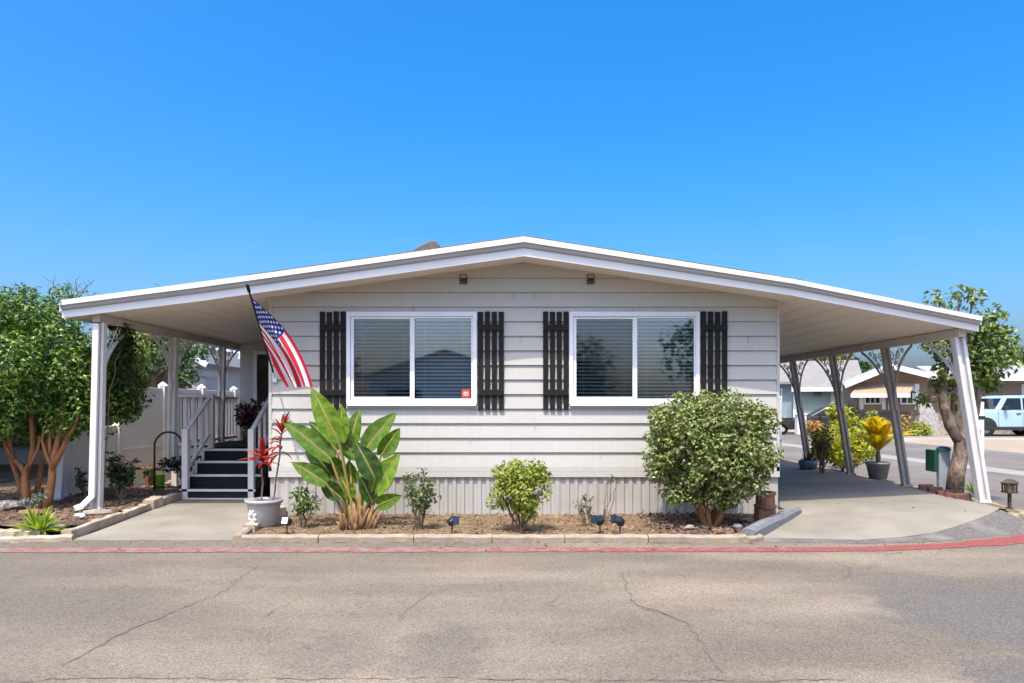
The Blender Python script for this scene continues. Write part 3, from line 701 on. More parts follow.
edging('garden_edging', 'tan upright edging block beside the grey pot and the path', GE, (-3.43,-1.50,.0), (-3.42,-1.18,.0), .16, .10, m_block, .01, False)
edging('garden_edging', 'tan edging block touching the porch steps behind the grey pot', GE, (-3.44,-.55,.02), (-3.44,-.15,.02), .18, .15, m_block, .01, False)
GB = 'sandstone blocks round the side bed'
bl = [((-9.6,-1.86,.0),(-8.2,-1.88,.0),.16,.12,'tan retaining block at the far left end of the bed wall'),
      ((-8.18,-1.88,.0),(-7.0,-1.88,.0),.16,.11,'tan retaining block left of the orange trunked tree'),
      ((-6.98,-1.9,.0),(-6.3,-1.9,.0),.16,.12,'tan retaining block below the orange trunked tree'),
      ((-6.28,-1.9,.0),(-5.72,-1.9,.0),.16,.115,'tan retaining block behind the spiky lime green clump'),
      ((-5.44,-1.92,.0),(-5.43,-.72,.04),.13,.115,'long sandstone block along the path beside the white downspout'),
      ((-5.43,-.70,.04),(-5.42,.05,.07),.13,.10,'sandstone block along the path beside the dark leafy shrub'),
      ((-5.41,.08,.05),(-5.40,.36,.07),.17,.17,'tallest tan sandstone block midway along the path'),
      ((-5.40,.38,.08),(-5.40,1.06,.09),.13,.12,'sandstone block along the path nearest the porch steps')]
for p, q, w_, h_, l in bl: edging('retaining_block', l, GB, p, q, w_, h_, m_block, .008, False)
lk = [((-9.4,-2.10,0),(-7.1,-2.10,0),.13,.06,'low tan kerb stone at the far left road edge'),((-7.05,-2.12,0),(-6.42,-2.12,0),.13,.06,'short low kerb stone before the tree at the road edge'),
      ((-6.38,-2.13,0),(-5.98,-2.06,0),.13,.06,'small low kerb stone next to the long slanted kerb'),((-5.95,-2.12,0),(-5.32,-1.98,0),.13,.07,'slanted tan kerb stone in front of the lime green clump')]
for p, q, w_, h_, l in lk: edging('kerb_stone', l, 'low kerb stones by the road', p, q, w_, h_, m_block, .006)
# kerb round the lamp island and beside the carport
GK = 'kerb lengths by the carport'
kb = [((6.03,-.68,.06),(6.52,-.80,.02),'tan kerb on the road side of the small path lamp'),((6.55,-.79,.02),(6.86,-.45,.0),'tan kerb tip curving right of the small path lamp'),
      ((6.88,-.42,.0),(7.03,.6,.0),'tan kerb along the side street behind the path lamp'),((7.04,.62,.0),(7.07,4.2,.0),'long tan kerb along the side street behind the potted palm'),((7.07,4.22,.0),(7.10,9,.0),'far tan kerb along the side street beyond the yellow shrub')]
for p, q, l in kb: edging('kerb', l, GK, p, q, .10, .125, m_log)
b = MB()
# white vinyl fence on the left boundary: tall run behind, low run in front
XF = -7.0
def panel(name, label, y0, y1, z0, z1, x=XF, rail=.75):
    t = thing(name, label, 'fence', (x, y0, z0), 'fence panels on the left boundary')
    b = MB(); n = max(2, int((y1-y0)/.15))
    for i in range(n): b.box((x-.02, lerp(y0,y1,i/n)+.003, z0+.06), (x+.02, lerp(y0,y1,(i+1)/n)-.003, z1-.08))
    b.box((x-.016,y0,z0+.06),(x+.016,y1,z1-.08)); b.build('boards', m_vine_fence, t)
    for z, h in ((z0+.02,.09),(lerp(z0,z1,.38),.05),(z1-.09,.09)):
        b = MB(); b.box((x-.03,y0,z),(x+.03,y1,z+h)); b.build('rail', m_vine_fence, t, bevel=.004)
    return t
def fpost(label, y, z0, z1, x=XF, w=.13):
    t = thing('fence_post', label, 'fence post', (x, y, z0), 'white fence posts on the left boundary')
    b = MB(); b.box((x-w/2,y-w/2,z0),(x+w/2,y+w/2,z1)); b.build('shaft', m_vine_fence, t, bevel=.005)
    b = MB(); b.lathe((x,y,z1), [(.10,0),(.105,.02),(.08,.045),(.03,.085),(0,.1)], 4); b.build('cap', m_white, t)
fl = ['tall white vinyl fence panel nearest the orange trunked tree','tall white vinyl fence panel beside the trellis arch','tall white vinyl fence panel left of the porch railing','tall white vinyl fence panel behind the porch railing','tall white vinyl fence panel farthest behind the porch']
ys = [2.35, 4.1, 6.0, 8.0, 10.0, 12.2]
for i in range(5): panel('vinyl_fence_panel', fl[i], ys[i]+.07, ys[i+1]-.07, .06, 1.9)
pl = ['white fence post where the low and tall fence meet','white fence post with cap left of the porch post','white fence post with cap behind the porch railing','white fence post with cap before the porch window wall','white fence post hidden deep behind the porch','white fence post at the rear of the boundary']
for i, y in enumerate(ys): fpost(pl[i], y, .06, 1.93 if i else 1.45)
panel('vinyl_fence_panel', 'low white vinyl fence panel behind the orange trunked tree', .75, 2.28, .1, 1.22)
t = tag(MB().bar((-7.0,.6,.1),(-6.93,.62,1.2),.11,.11).build('fence_post', m_white, bevel=.006, at=(-7,.6,.1)), 'leaning white fence end post between the orange trunks', 'fence post', 'white fence posts on the left boundary')
# white fence end behind the house across the driveway
t = thing('gate_post', 'bright white gate post at the back of the driveway beside the clipped bush', 'gate post', (6.42, 8.0, .25))
b = MB(); b.box((6.33,7.95,.24),(6.51,8.1,1.72)); b.build('shaft', m_white, t, bevel=.006); b = MB(); b.lathe((6.42,8.02,1.72), [(.13,0),(.13,.03),(0,.1)], 4); b.build('cap', m_white, t)
for z in (.55,.72):
    b = MB(); b.tube([(6.38,7.93,z),(6.47,7.93,z)], .05, 10); b.build('hinge', m_white, t)

# ================================================================ FLAG
fl = thing('flag', 'american stars and stripes flag hanging from a black pole', 'flag', (X(274,10.98), -.02, Z(375,10.98)))
pt = P(249,291,10.0); pb = P(275,378,10.97)
b = MB(); b.tube([pb, pt], .012, 8); b.build('pole', m_black, fl)
b = MB(); d = (pt-pb).normalized(); b.tube([pt-d*.01, pt+d*.0, pt+d*.10], [.022,.022,.02], 10); b.build('finial', m_black, fl)
b = MB(); b.box((pb.x-.03,-.05,pb.z-.06),(pb.x+.03,-.02,pb.z+.05)); b.tube([pb-d*.02, pb+d*.1], .02, 8); b.build('bracket', m_white, fl)
def flagmat():
    m, nt, N, L = new_mat('flag_cloth')
    out = N('ShaderNodeOutputMaterial'); b = N('ShaderNodeBsdfPrincipled'); tr = N('ShaderNodeBsdfTranslucent'); mix = N('ShaderNodeMixShader'); mix.inputs[0].default_value = .3
    uv = N('ShaderNodeUVMap'); sep = N('ShaderNodeSeparateXYZ'); L(uv.outputs[0], sep.inputs[0]); u, v = sep.outputs[0], sep.outputs[1]
    def mt(op, a, c=None):
        x = N('ShaderNodeMath'); x.operation = op
        for i, q in enumerate((a, c)):
            if q is None: continue
            if hasattr(q, 'links'): L(q, x.inputs[i])
            else: x.inputs[i].default_value = q
        return x.outputs[0]
    def mx(f, a, c):
        x = N('ShaderNodeMixRGB'); L(f, x.inputs[0])
        for i, q in ((1, a), (2, c)):
            if hasattr(q, 'links'): L(q, x.inputs[i])
            else: x.inputs[i].default_value = c4(q)
        return x.outputs[0]
    red = mt('LESS_THAN', mt('MODULO', mt('MULTIPLY', v, 13.), 2.), 1.)      # stripe 0 (top) red
    col = mx(red, (.86,.84,.82), (.58,.03,.05))
    can = mt('MULTIPLY', mt('LESS_THAN', u, .4), mt('LESS_THAN', v, 7/13.))
    # 6/5 staggered stars: 11 columns x 9 rows lattice, checkerboard occupied
    cu = mt('MULTIPLY', u, 12/.4); cv = mt('MULTIPLY', v, 10/(7/13.))
    iu = mt('ROUND', cu); iv = mt('ROUND', cv)
    par = mt('LESS_THAN', mt('ABSOLUTE', mt('SUBTRACT', mt('MODULO', mt('ADD', iu, iv), 2.), 0.)), .5)
    du = mt('SUBTRACT', cu, iu); dv = mt('MULTIPLY', mt('SUBTRACT', cv, iv), 1.0)
    ang = mt('ARCTAN2', du, mt('MULTIPLY', dv, -1.)); rad = mt('SQRT', mt('ADD', mt('MULTIPLY', du, du), mt('MULTIPLY', dv, dv)))
    lim = mt('ADD', .36, mt('MULTIPLY', mt('COSINE', mt('MULTIPLY', ang, 5.)), .12))
    st = mt('MULTIPLY', par, mt('LESS_THAN', rad, lim))
    edge = mt('MULTIPLY', mt('MULTIPLY', mt('GREATER_THAN', iu, .5), mt('LESS_THAN', iu, 11.5)), mt('MULTIPLY', mt('GREATER_THAN', iv, .5), mt('LESS_THAN', iv, 9.5)))
    cant = mx(mt('MULTIPLY', st, edge), (.025,.035,.20), (.80,.78,.76))
    col = mx(can, col, cant)
    L(col, b.inputs['Base Color']); L(col, tr.inputs[0]); b.inputs['Roughness'].default_value = .75; b.inputs['Specular IOR Level'].default_value = .2
    L(b.outputs[0], mix.inputs[1]); L(tr.outputs[0], mix.inputs[2]); L(mix.outputs[0], out.inputs[0]); return m
NU, NV = 60, 44; b = MB(); uvs = []
hA, hB = pt - d*.10, pt - d*.84                              # hoist: top and bottom on the pole
tipA, tipB = P(311,386,10.15), P(289,388,10.6)              # fly end, top stripe and bottom stripe
for j in range(NV+1):
    v = j/NV
    for i in range(NU+1):
        u = i/NU; h = hA.lerp(hB, v); e = tipA.lerp(tipB, v)
        mid = h.lerp(e, .5) + V((.19*(1-v) + .02, 0, .10*(1-v) - .05*v))
        p = h*(1-u)**2 + mid*2*u*(1-u) + e*u*u
        k = sstep(0, .5, u); fold = sin(v*2*pi*2.6 + u*1.5)*.050*k + sin(v*2*pi*5.3 + 1 + u*3)*.016*k
        p += V((.4*fold*.35, fold*1.2, .012*k*sin(v*9+u*5))) + V((.010*sin(v*15+u*2)*k, 0, 0)); b.v.append(tuple(p)); uvs.append((u, v))
for j in range(NV):
    for i in range(NU):
        a = j*(NU+1)+i; b.f.append((a, a+1, a+NU+2, a+NU+1)); b.mi.append(0)
cl = b.build('cloth', flagmat(), fl, smooth=True, fix=False)
ul = cl.data.uv_layers.new(name='UVMap')
for lp in cl.data.loops: ul.data[lp.index].uv = uvs[lp.vertex_index]
# ================================================================ PLANTS
G_leaf = [(.035,.075,.012),(.07,.13,.02),(.12,.20,.03),(.05,.10,.02),(.16,.24,.05)]
# --- clipped bush at right
rb = random.Random(11)
t = thing('clipped_bush', 'large rounded clipped bush with glossy green leaves at house corner', 'bush', (2.40,-1.05,.04))
c = (2.42,-1.05,1.13); b = MB()
foliage(b, superblobs((2.37,-1.05,1.02), (.82,.68,.71), 380, .11, 2.8, rb), 32000, .057, .55, .55, inner=.10, rnd=rb)
b.build('crown', leafmat('bush_leaf', [(.06,.11,.015),(.11,.18,.025),(.18,.26,.04),(.32,.37,.13),(.08,.13,.02),(.22,.13,.05),(.13,.20,.03),(.42,.42,.22),(.15,.23,.035)], .22, .40, spec=.5), t, fix=False)
b = MB()
for i in range(7):
    a = 2*pi*i/7; b.tube(wander((2.38+.07*cos(a),-1.08+.05*sin(a),.02),(2.42+.42*cos(a),-1.05+.3*sin(a),.95),6,.05,rb), [.036,.033,.028,.023,.019,.015,.010], 7)
b.build('stem', m_trunk_or, t)
# --- yellow green shrub in the middle
t = thing('round_shrub', 'small round yellow green shrub in the middle of the bed', 'shrub', (.0,-1.55,.04))
c0 = G(520,531,.05); b = MB()
foliage(b, superblobs(c0 + V((0,0,.53)), (.40,.32,.31), 70, .09, 2.4, rb), 3600, .055, .55, .5, inner=.2, rnd=rb)
b.build('crown', leafmat('lime_leaf', [(.11,.16,.02),(.22,.29,.03),(.36,.40,.05),(.14,.22,.025),(.42,.42,.08),(.20,.16,.05)], .28, .45), t, fix=False)
b = MB()
for i in range(8):
    a = 2*pi*i/8+.3; b.tube(wander(c0 + V((.03*cos(a),.03*sin(a),-.02)), c0 + V((.27*cos(a),.2*sin(a),.5)), 5, .05, rb), [.016,.014,.012,.010,.008,.005], 6)
b.build('stem', m_twig, t)
# --- loose shrubs
def loose(name, label, uv, h, w, nst, nleaf, lsize, cols, z0=.04, D=None, cat='shrub', topw=.5, lean=0):
    c = G(*uv, z0); t = thing(name, label, cat, c); b = MB(); tips = []
    for i in range(nst):
        a = rb.uniform(0, 2*pi); q = c + V((w*.5*rb.uniform(.3,1)*cos(a)+lean, w*.4*rb.uniform(.3,1)*sin(a), h*rb.uniform(.62,1)))
        pts = wander(c + V((.03*cos(a),.03*sin(a),-.02)), q, 6, .045, rb); b.tube(pts, [.016,.014,.012,.010,.008,.006,.004], 6); tips += pts[3:]
        if rb.random() < .8:
            q2 = pts[3] + V((rb.uniform(-.15,.15), rb.uniform(-.1,.1), .18))*(h/.8); b.tube([pts[3], pts[3].lerp(q2,.5)+rdir(rb)*.015, q2], [.008,.006,.003], 5); tips += [q2, pts[3].lerp(q2,.6)]
    b.build('stem', m_twig, t); b = MB()
    foliage(b, [(p, .07*h/.7) for p in tips], nleaf, lsize, .45, .5, (.3,1.1), .3, rb)
    b.build('foliage', leafmat(name + '_leaf', cols, .28), t, fix=False); return t
loose('loose_shrub', 'open twiggy shrub with dull green leaves right of the giant paddle leaved plant', (419,529), .74, .50, 9, 620, .068, [(.06,.10,.03),(.12,.17,.06),(.20,.25,.11),(.05,.08,.025),(.18,.15,.08)])
loose('loose_shrub', 'small narrow green shrub between red potted plant and paddle leaved plant', (304,527), .58, .26, 6, 330, .065, [(.06,.11,.03),(.13,.20,.05),(.22,.30,.10),(.05,.09,.02)])
loose('sparse_plant', 'sparse bare stemmed plant with few leaves behind the paired spotlights', (588,526), .44, .30, 4, 70, .062, [(.10,.14,.07),(.18,.23,.12),(.07,.11,.05)], lean=-.04)
c = G(604,524,.04); b = MB()
for q in ((.11,.0,.60),(.05,.05,.56),(.17,-.02,.50)): b.tube(wander(c, c+V(q), 6, .05, rb), [.011,.010,.009,.008,.006,.005,.004], 6)
for q in ((.10,.0,.60),(.115,.01,.56)): foliage(b, [(c+V(q), .04)], 9, .05, .4, .5, (.2,1), .3, rb, mi=lambda p: 1)
tag(b.build('bare_twigs', [m_twig, leafmat('twig_leaf', [(.10,.15,.07),(.2,.25,.13)], .25)], fix=False, at=c), 'bare leaning twigs beside the sparse plant and paired spotlights', 'plant')
# --- giant bird of paradise
bop = thing('giant_strelitzia', 'giant paddle leaved green plant fanned out below the left window', 'plant', G(357,529,.04))
def bmat(name, a, c, yl=(.25,.33,.05)):
    m, nt, N, L = new_mat(name)
    out = N('ShaderNodeOutputMaterial'); b = N('ShaderNodeBsdfPrincipled'); tr = N('ShaderNodeBsdfTranslucent'); mix = N('ShaderNodeMixShader'); mix.inputs[0].default_value = .30
    uv = N('ShaderNodeUVMap'); wv = N('ShaderNodeTexWave'); wv.wave_type = 'BANDS'; wv.bands_direction = 'Y'; wv.inputs['Scale'].default_value = 9; wv.inputs['Distortion'].default_value = 1.5; L(uv.outputs[0], wv.inputs[0])
    n = N('ShaderNodeTexNoise'); n.inputs['Scale'].default_value = 4; L(uv.outputs[0], n.inputs[0]); r = N('ShaderNodeValToRGB'); L(n.outputs[0], r.inputs[0]); r.color_ramp.elements[0].color = c4(a); r.color_ramp.elements[1].color = c4(c); r.color_ramp.elements[0].position = .35; r.color_ramp.elements[1].position = .65
    sep = N('ShaderNodeSeparateXYZ'); L(uv.outputs[0], sep.inputs[0]); ab = N('ShaderNodeMath'); ab.operation = 'SUBTRACT'; L(sep.outputs[0], ab.inputs[0]); ab.inputs[1].default_value = .5
    ab2 = N('ShaderNodeMath'); ab2.operation = 'ABSOLUTE'; L(ab.outputs[0], ab2.inputs[0]); mid = N('ShaderNodeMath'); mid.operation = 'LESS_THAN'; L(ab2.outputs[0], mid.inputs[0]); mid.inputs[1].default_value = .035
    mx = N('ShaderNodeMixRGB'); L(mid.outputs[0], mx.inputs[0]); L(r.outputs[0], mx.inputs[1]); mx.inputs[2].default_value = c4(yl)
    bp = N('ShaderNodeBump'); bp.inputs['Strength'].default_value = .35; bp.inputs['Distance'].default_value = .01; L(wv.outputs[0], bp.inputs['Height']); L(bp.outputs[0], b.inputs['Normal']); L(bp.outputs[0], tr.inputs['Normal'])
    L(mx.outputs[0], b.inputs['Base Color']); g = N('ShaderNodeMixRGB'); g.blend_type = 'MULTIPLY'; g.inputs[0].default_value = 1; L(mx.outputs[0], g.inputs[1]); g.inputs[2].default_value = (1.5,1.5,.5,1); L(g.outputs[0], tr.inputs[0])
    b.inputs['Roughness'].default_value = .5; b.inputs['Specular IOR Level'].default_value = .3; L(b.outputs[0], mix.inputs[1]); L(tr.outputs[0], mix.inputs[2]); L(mix.outputs[0], out.inputs[0]); return m
bm_ = [bmat('paddle_leaf_bright', (.085,.185,.010), (.20,.315,.016)), bmat('paddle_leaf_mid', (.05,.125,.008), (.115,.21,.013)), bmat('paddle_leaf_deep', (.018,.06,.008), (.045,.10,.011))]
m_pet = M('petiole', (.20,.22,.05), (.42,.24,.06), scale=3, rough=.5, stretch=(3,3,.8))
def lz(x, y): return (270 + x/4.267, 380 + y/4.267)
def paddle(tip, base, foot, w, D, mat, twist=0., dd=.0, splits=3, droop=.06):
    """blade from base to tip (crop coords) and petiole down to foot; D depth; dd tip depth offset; twist turns the face"""
    T = P(*lz(*tip), D+dd); B = P(*lz(*base), D); Ft = P(*lz(*foot), 10.03)
    ax = (T-B); L_ = ax.length; d = ax.normalized(); view = V((0,-1,0.25)).normalized()
    side = d.cross(view).normalized(); nrm = side.cross(d).normalized()
    side = (Quaternion(d, twist) @ side); nrm = (Quaternion(d, twist) @ nrm)
    W = w*1.3/4.267*D/F; b = MB(); uvs = []; n = 26; m = 10
    cuts = sorted(rb.uniform(.2,.7) for _ in range(splits)); sd = [rb.choice((-1,1)) for _ in cuts]
    for i in range(n+1):
        tt = i/n; prof = max(0., sin(pi*min(1, (tt*.94+.06))**.85))**.72 * (1 if tt < .97 else .6)
        prof *= (1-.12*tt)
        c = B + d*L_*tt + nrm*(-droop*L_*(tt**2)*1.5) + V((0,0,-droop*L_*tt*tt*.6))
        for j in range(m+1):
            s = j/m*2-1; off = 0
            for cpos, sg in zip(cuts, sd):
                if s*sg > .25: off += .016*(abs(s)-.25)*(1 if tt > cpos else -1)*max(0, 1-abs(tt-cpos)/.10)
            q = c + side*W*.5*s*prof + nrm*(abs(s)**1.4*W*.20*prof + .006*sin(tt*24+s*2)*abs(s)) + d*(off*L_*.9 - abs(s)*.05*L_)
            b.v.append(tuple(q)); uvs.append((j/m, tt*3))
    skip = set()
    for cpos, sg in zip(cuts, sd):
        i = int(cpos*n)
        for j in range(m):
            s = (j+.5)/m*2-1
            if s*sg > .45: skip.add((i, j))
    for i in range(n):
        for j in range(m):
            a = i*(m+1)+j; b.f.append((a, a+1, a+m+2, a+m+1)); b.mi.append(0)
    o = b.build('leaf', bm_[mat], bop, smooth=True, fix=False)
    ul = o.data.uv_layers.new(name='UVMap')
    for lp in o.data.loops: ul.data[lp.index].uv = uvs[lp.vertex_index]
    b = MB(); mid = B.lerp(Ft, .5) + (d*-.03) + V((0,.0,.02)); b.tube([T - d*L_*.25 + nrm*(-droop*L_*.5) - nrm*.004 , B + d*L_*.35 - nrm*.006, B - nrm*.004, B.lerp(mid,.5), mid, mid.lerp(Ft,.5), Ft, Ft-V((0,0,.04))], [.003,.007,.013,.016,.018,.022,.030,.032], 7)
    b.build('petiole', m_pet, bop, smooth=True)
paddle((165,160),(285,300),(350,590), 60, 10.3, 2, .3)
paddle((378,110),(335,300),(365,590), 72, 10.25, 1, -.2)
paddle((310,92),(300,262),(360,590), 55, 10.15, 0, .5)
paddle((172,14),(292,262),(355,595), 84, 9.95, 0, .15, -.1, 4)
paddle((48,152),(258,335),(340,600), 78, 9.9, 1, .35, -.12, 4)
paddle((88,338),(238,440),(328,605), 64, 9.75, 1, .25, -.1, 3)
paddle((130,240),(262,405),(340,600), 62, 10.1, 2, -.3, 0, 2)
paddle((537,122),(410,295),(380,600), 78, 10.1, 1, -.15, 0, 1)
paddle((557,196),(475,320),(405,600), 62, 10.05, 1, .35, 0, 2)
paddle((548,302),(452,475),(420,610), 88, 9.85, 0, -.25, -.1, 1)
paddle((364,252),(448,418),(395,600), 78, 9.8, 2, .2, -.05, 1)
paddle((560,488),(462,535),(425,615), 54, 9.7, 1, .1, -.15, 1)
paddle((382,398),(436,520),(400,610), 60, 9.85, 2, .4, 0, 1)
paddle((290,250),(385,330),(372,600), 70, 10.2, 1, .2, .05, 1)
paddle((530,385),(470,470),(415,610), 46, 10.2, 2, .1, .05, 1)
paddle((330,335),(360,440),(365,605), 50, 10.2, 1, -.2, .05, 1)
paddle((210,420),(300,500),(345,605), 60, 9.85, 2, -.1, 0, 1)
paddle((300,400),(345,505),(360,605), 52, 10.0, 1, .3, 0, 1)
paddle((420,330),(405,440),(385,605), 60, 10.15, 1, -.3, 0, 1)
paddle((500,410),(440,500),(405,605), 56, 9.95, 2, -.2, 0, 1)
paddle((225,300),(320,420),(350,600), 60, 10.15, 1, .1, 0, 2)
b = MB(); c = G(357,529,.04)
for i in range(20):
    a = rb.uniform(0, 2*pi); r = rb.uniform(.02,.19); q = c + V((r*cos(a)*1.2, r*sin(a)*.7, -.03)); tp = q + V((cos(a)*.10+.02, sin(a)*.08, rb.uniform(.12,.36)))
    b.tube([q, q.lerp(tp,.5)+rdir(rb)*.02, tp], [.035,.03,.012], 6)
b.build('dry_sheath', M('dry_sheath', (.30,.17,.07), (.14,.08,.045), scale=12, rough=.9), bop, smooth=True)
# --- red cordyline in grey pot
pc = G(264,525.5,.05)
pot = thing('plant_pot', 'large grey flower pot with white moulded ornament at the bed corner', 'pot', pc)
b = MB(); b.lathe(pc, [(.0,.0),(.145,.0),(.155,.012),(.205,.26),(.212,.29),(.235,.295),(.238,.335),(.222,.338),(.212,.30),(.205,.28)], 36)
b.build('bowl', M('grey_pot', (.42,.40,.37), (.36,.34,.315), scale=5, rough=.6, bump=.15, bscale=60), pot, smooth=True)
b = MB(); b.lathe(pc, [(0,.275),(.207,.275)], 24); b.build('potting_soil', m_soil2, pot)
b = MB()
for i in range(30):
    a = rb.uniform(0,2*pi); r = rb.uniform(.0,.19); b.leaf(pc+V((r*cos(a), r*sin(a), .285)), rdir(rb), V((0,0,1)), .06, .045, 0, -.4)
b.build('pebble', M('pale_pebble', (.55,.55,.57), (.3,.3,.32), scale=30), pot, fix=False)
b = MB()                                              # moulded flower wreath on the pot's front left
for i in range(16):
    a = 2*pi*i/16; rr = .065 if i % 2 else .04
    ux = -.10 + rr*cos(a)*.8; uz = .13 + rr*sin(a)*1.15; R0 = .155 + (.205-.155)*uz/.26 + .004
    y = -sqrt(max(.0, R0*R0 - ux*ux)); b.add([pc + V((ux+.024*cos(k*pi/3)*.8, y-.006 if k >= 0 else y, uz+.024*sin(k*pi/3))) for k in range(6)] + [pc + V((ux, y-.022, uz))], [(k, (k+1)%6, 6) for k in range(6)])
b.build('ornament', M('ornament_white', (.72,.70,.67), rough=.6), pot)
cd_ = thing('red_cordyline', 'red leaved cordyline with two stems growing in the grey pot', 'plant', pc + V((0,0,.27)))
m_cor = leafmat('cordyline_leaf', [(.40,.015,.02),(.52,.05,.03),(.28,.008,.02),(.55,.11,.05),(.20,.012,.02)], .35, .35, (1.3,.6,.4))
tops = [(P(262,478,9.8), P(263,452,9.75), 26), (P(276,470,9.9), P(283,428,9.9), 22)]
b = MB()
b.tube(wander(pc+V((-.02,0,.26)), P(262,468,9.8), 5, .02, rb), .012, 7); b.tube(wander(pc+V((.10,.03,.26)), P(282,433,9.9), 6, .02, rb), .011, 7); b.build('stem', m_twig, cd_)
for (c0, c1, k), ln in zip(tops, (.30,.27)):
    b = MB()
    for i in range(k):
        s = rb.random(); a = rb.uniform(0, 2*pi); el = lerp(-.25, 1.25, s); dirv = V((cos(a)*cos(el), sin(a)*cos(el)*.8, sin(el)))
        p = c0.lerp(c1, .35+.65*s); l = ln*rb.uniform(.75,1.15); w_ = .052; side = dirv.cross(V((0,0,1))).normalized(); up = side.cross(dirv).normalized(); vs = []
        for q in range(7):
            f = q/6; cc = p + dirv*l*f - V((0,0,.10*f*f*(1 if el < .9 else .2))); ww = w_*sin(pi*min(.98, f*.9+.08))**.8*.5
            vs += [cc + side*ww + up*ww*.5, cc, cc - side*ww + up*ww*.5]
        b.add(vs, [(3*q+e, 3*q+e+1, 3*q+e+4, 3*q+e+3) for q in range(6) for e in (0, 1)])
    b.build('leaf_rosette', m_cor, cd_, fix=False)
# --- trees
def tree(name, label, cat, base, trunks, mat, blobs, nleaf, lsize, leafm, group=None, aspect=.5, **kw):
    t = thing(name, label, cat, base, group); b = MB()
    for pts, r0, r1 in trunks:
        k = len(pts); b.tube(pts, [lerp(r0, r1, i/(k-1)) for i in range(k)], 9)
    b.build('trunk', mat, t, smooth=True); b = MB(); foliage(b, blobs, nleaf, lsize, aspect, rnd=rb, **kw); b.build('crown', leafm, t, fix=False); return t
m_lf_photinia = leafmat('glossy_leaf', [(.022,.065,.008),(.045,.11,.011),(.085,.165,.016),(.17,.27,.025),(.035,.085,.010),(.26,.36,.06),(.075,.155,.016)], .22, .36, spec=.5)
blobs = []
for _ in range(330):
    x = rb.uniform(-8.6,-5.93); y = rb.uniform(-1.1,.9); top_ = 3.12 - .06*abs(x+7) + .1*sin(x*5); low = 1.25 + .22*abs(sin(x*2.2)) + (.22 if x > -6.2 else 0)
    if x > -6.55: y = rb.uniform(-.15 if x > -6.1 else -.6,.9); top_ = 2.66
    blobs.append((V((x, y, rb.uniform(low, top_)-.15)), rb.uniform(.15,.27)))
trk = []
def br(uvs, D, r0, r1, dy=0): trk.append(([P(u, v, D+dy*i) for i, (u, v) in enumerate(uvs)], r0*.74, r1*.7))
br([(27,506),(26,492),(25,478),(27,470),(31,462),(33,448),(32,425),(30,395)], 10.75, .085, .035)
br([(27,478),(22,468),(14,458),(10,446),(8,425),(4,400)], 10.75, .055, .03)
br([(24,500),(18,478),(13,465),(8,448),(5,430)], 10.9, .06, .03, .02)
br([(46,512),(50,492),(52,478),(53,460),(58,440),(62,425),(64,395)], 10.65, .085, .04)
br([(53,468),(62,450),(68,436),(74,428),(80,410)], 10.65, .055, .03)
br([(36,500),(39,480),(42,462),(47,445),(55,430),(60,410)], 10.95, .06, .03)
br([(27,470),(33,460),(38,448),(40,436)], 10.7, .035, .02)
br([(53,470),(46,455),(42,440),(44,428)], 10.6, .035, .02)
br([(14,458),(6,448),(2,436)], 10.7, .035, .02)
br([(62,450),(60,436),(66,422)], 10.7, .035, .02)
br([(51,470),(50,450),(50,436),(46,420)], 10.65, .04, .025)
tree('multi_trunk_tree', 'dense glossy green tree with several orange trunks beside the porch', 'tree', (-6.9,-.3,.15), trk, m_trunk_or, blobs, 38000, .072, m_lf_photinia, aspect=.55, up=.6)
b = MB()
for i in range(46):                                   # long top shoots
    x = rb.uniform(-8.4,-6.2); p = V((x, rb.uniform(-.7,.6), 2.98)); foliage(b, [(p + V((0,0,k*.055)), .05) for k in range(5)], 26, .07, .45, .5, (.2,1.), .3, rb)
o = [q for q in bpy.data.objects if q.name == 'multi_trunk_tree'][0]; b.build('top_shoots', m_lf_photinia, o, fix=False)
# --- creeper behind the porch post
bl = [(V((-5.86+rb.uniform(-.06,.06), .25+rb.uniform(-.2,.2), z)), rb.uniform(.07,.115)) for z in [1.5+.055*i for i in range(24)]]
tree('creeper', 'dark leafy creeper hanging just right of the front porch post', 'plant', (-5.6,.25,.2), [(wander((-5.87,-.28,.2),(-5.80,-.25,1.6),8,.004,rb), .010, .008), (wander((-5.80,-.25,1.6),(-5.84,.2,2.6),5,.03,rb), .010, .006)], m_twig, bl, 1500, .08, leafmat('creeper_leaf', [(.03,.06,.015),(.06,.10,.02),(.10,.14,.04),(.02,.045,.012)], .25), aspect=.6)
# --- neighbour's trees, left
g_dark = leafmat('dark_green_leaf', [(.03,.07,.015),(.055,.11,.02),(.09,.16,.03),(.04,.08,.02)], .25)
def cloud(c, r, n, rbb, **k): return superblobs(c, r, n, rbb, 2.2, rb, **k)
D = 18.5; base = G(152,393,.0) if False else V((X(152,D), D+CY, 0))
tree('neighbour_tree', 'gnarled tree with low dark green crown beyond the white fence', 'tree', base,
     [([base, P(152,420,D), P(153,395,D), P(150,378,D), P(156,362,D), P(165,350,D)], .26, .12), ([P(152,385,D), P(143,370,D), P(133,352,D)], .16, .07), ([P(153,382,D), P(165,370,D), P(180,360,D)], .10, .05)], m_trunk,
     cloud(P(158,346,D), (1.05,1.0,.55), 26, .30) + cloud(P(190,378,D), (.28,.3,.30), 8, .16) + cloud(P(128,356,D), (.45,.5,.55), 14, .22), 3600, .13, g_dark)
D = 16.5; base = V((X(122,D), D+CY, 0))
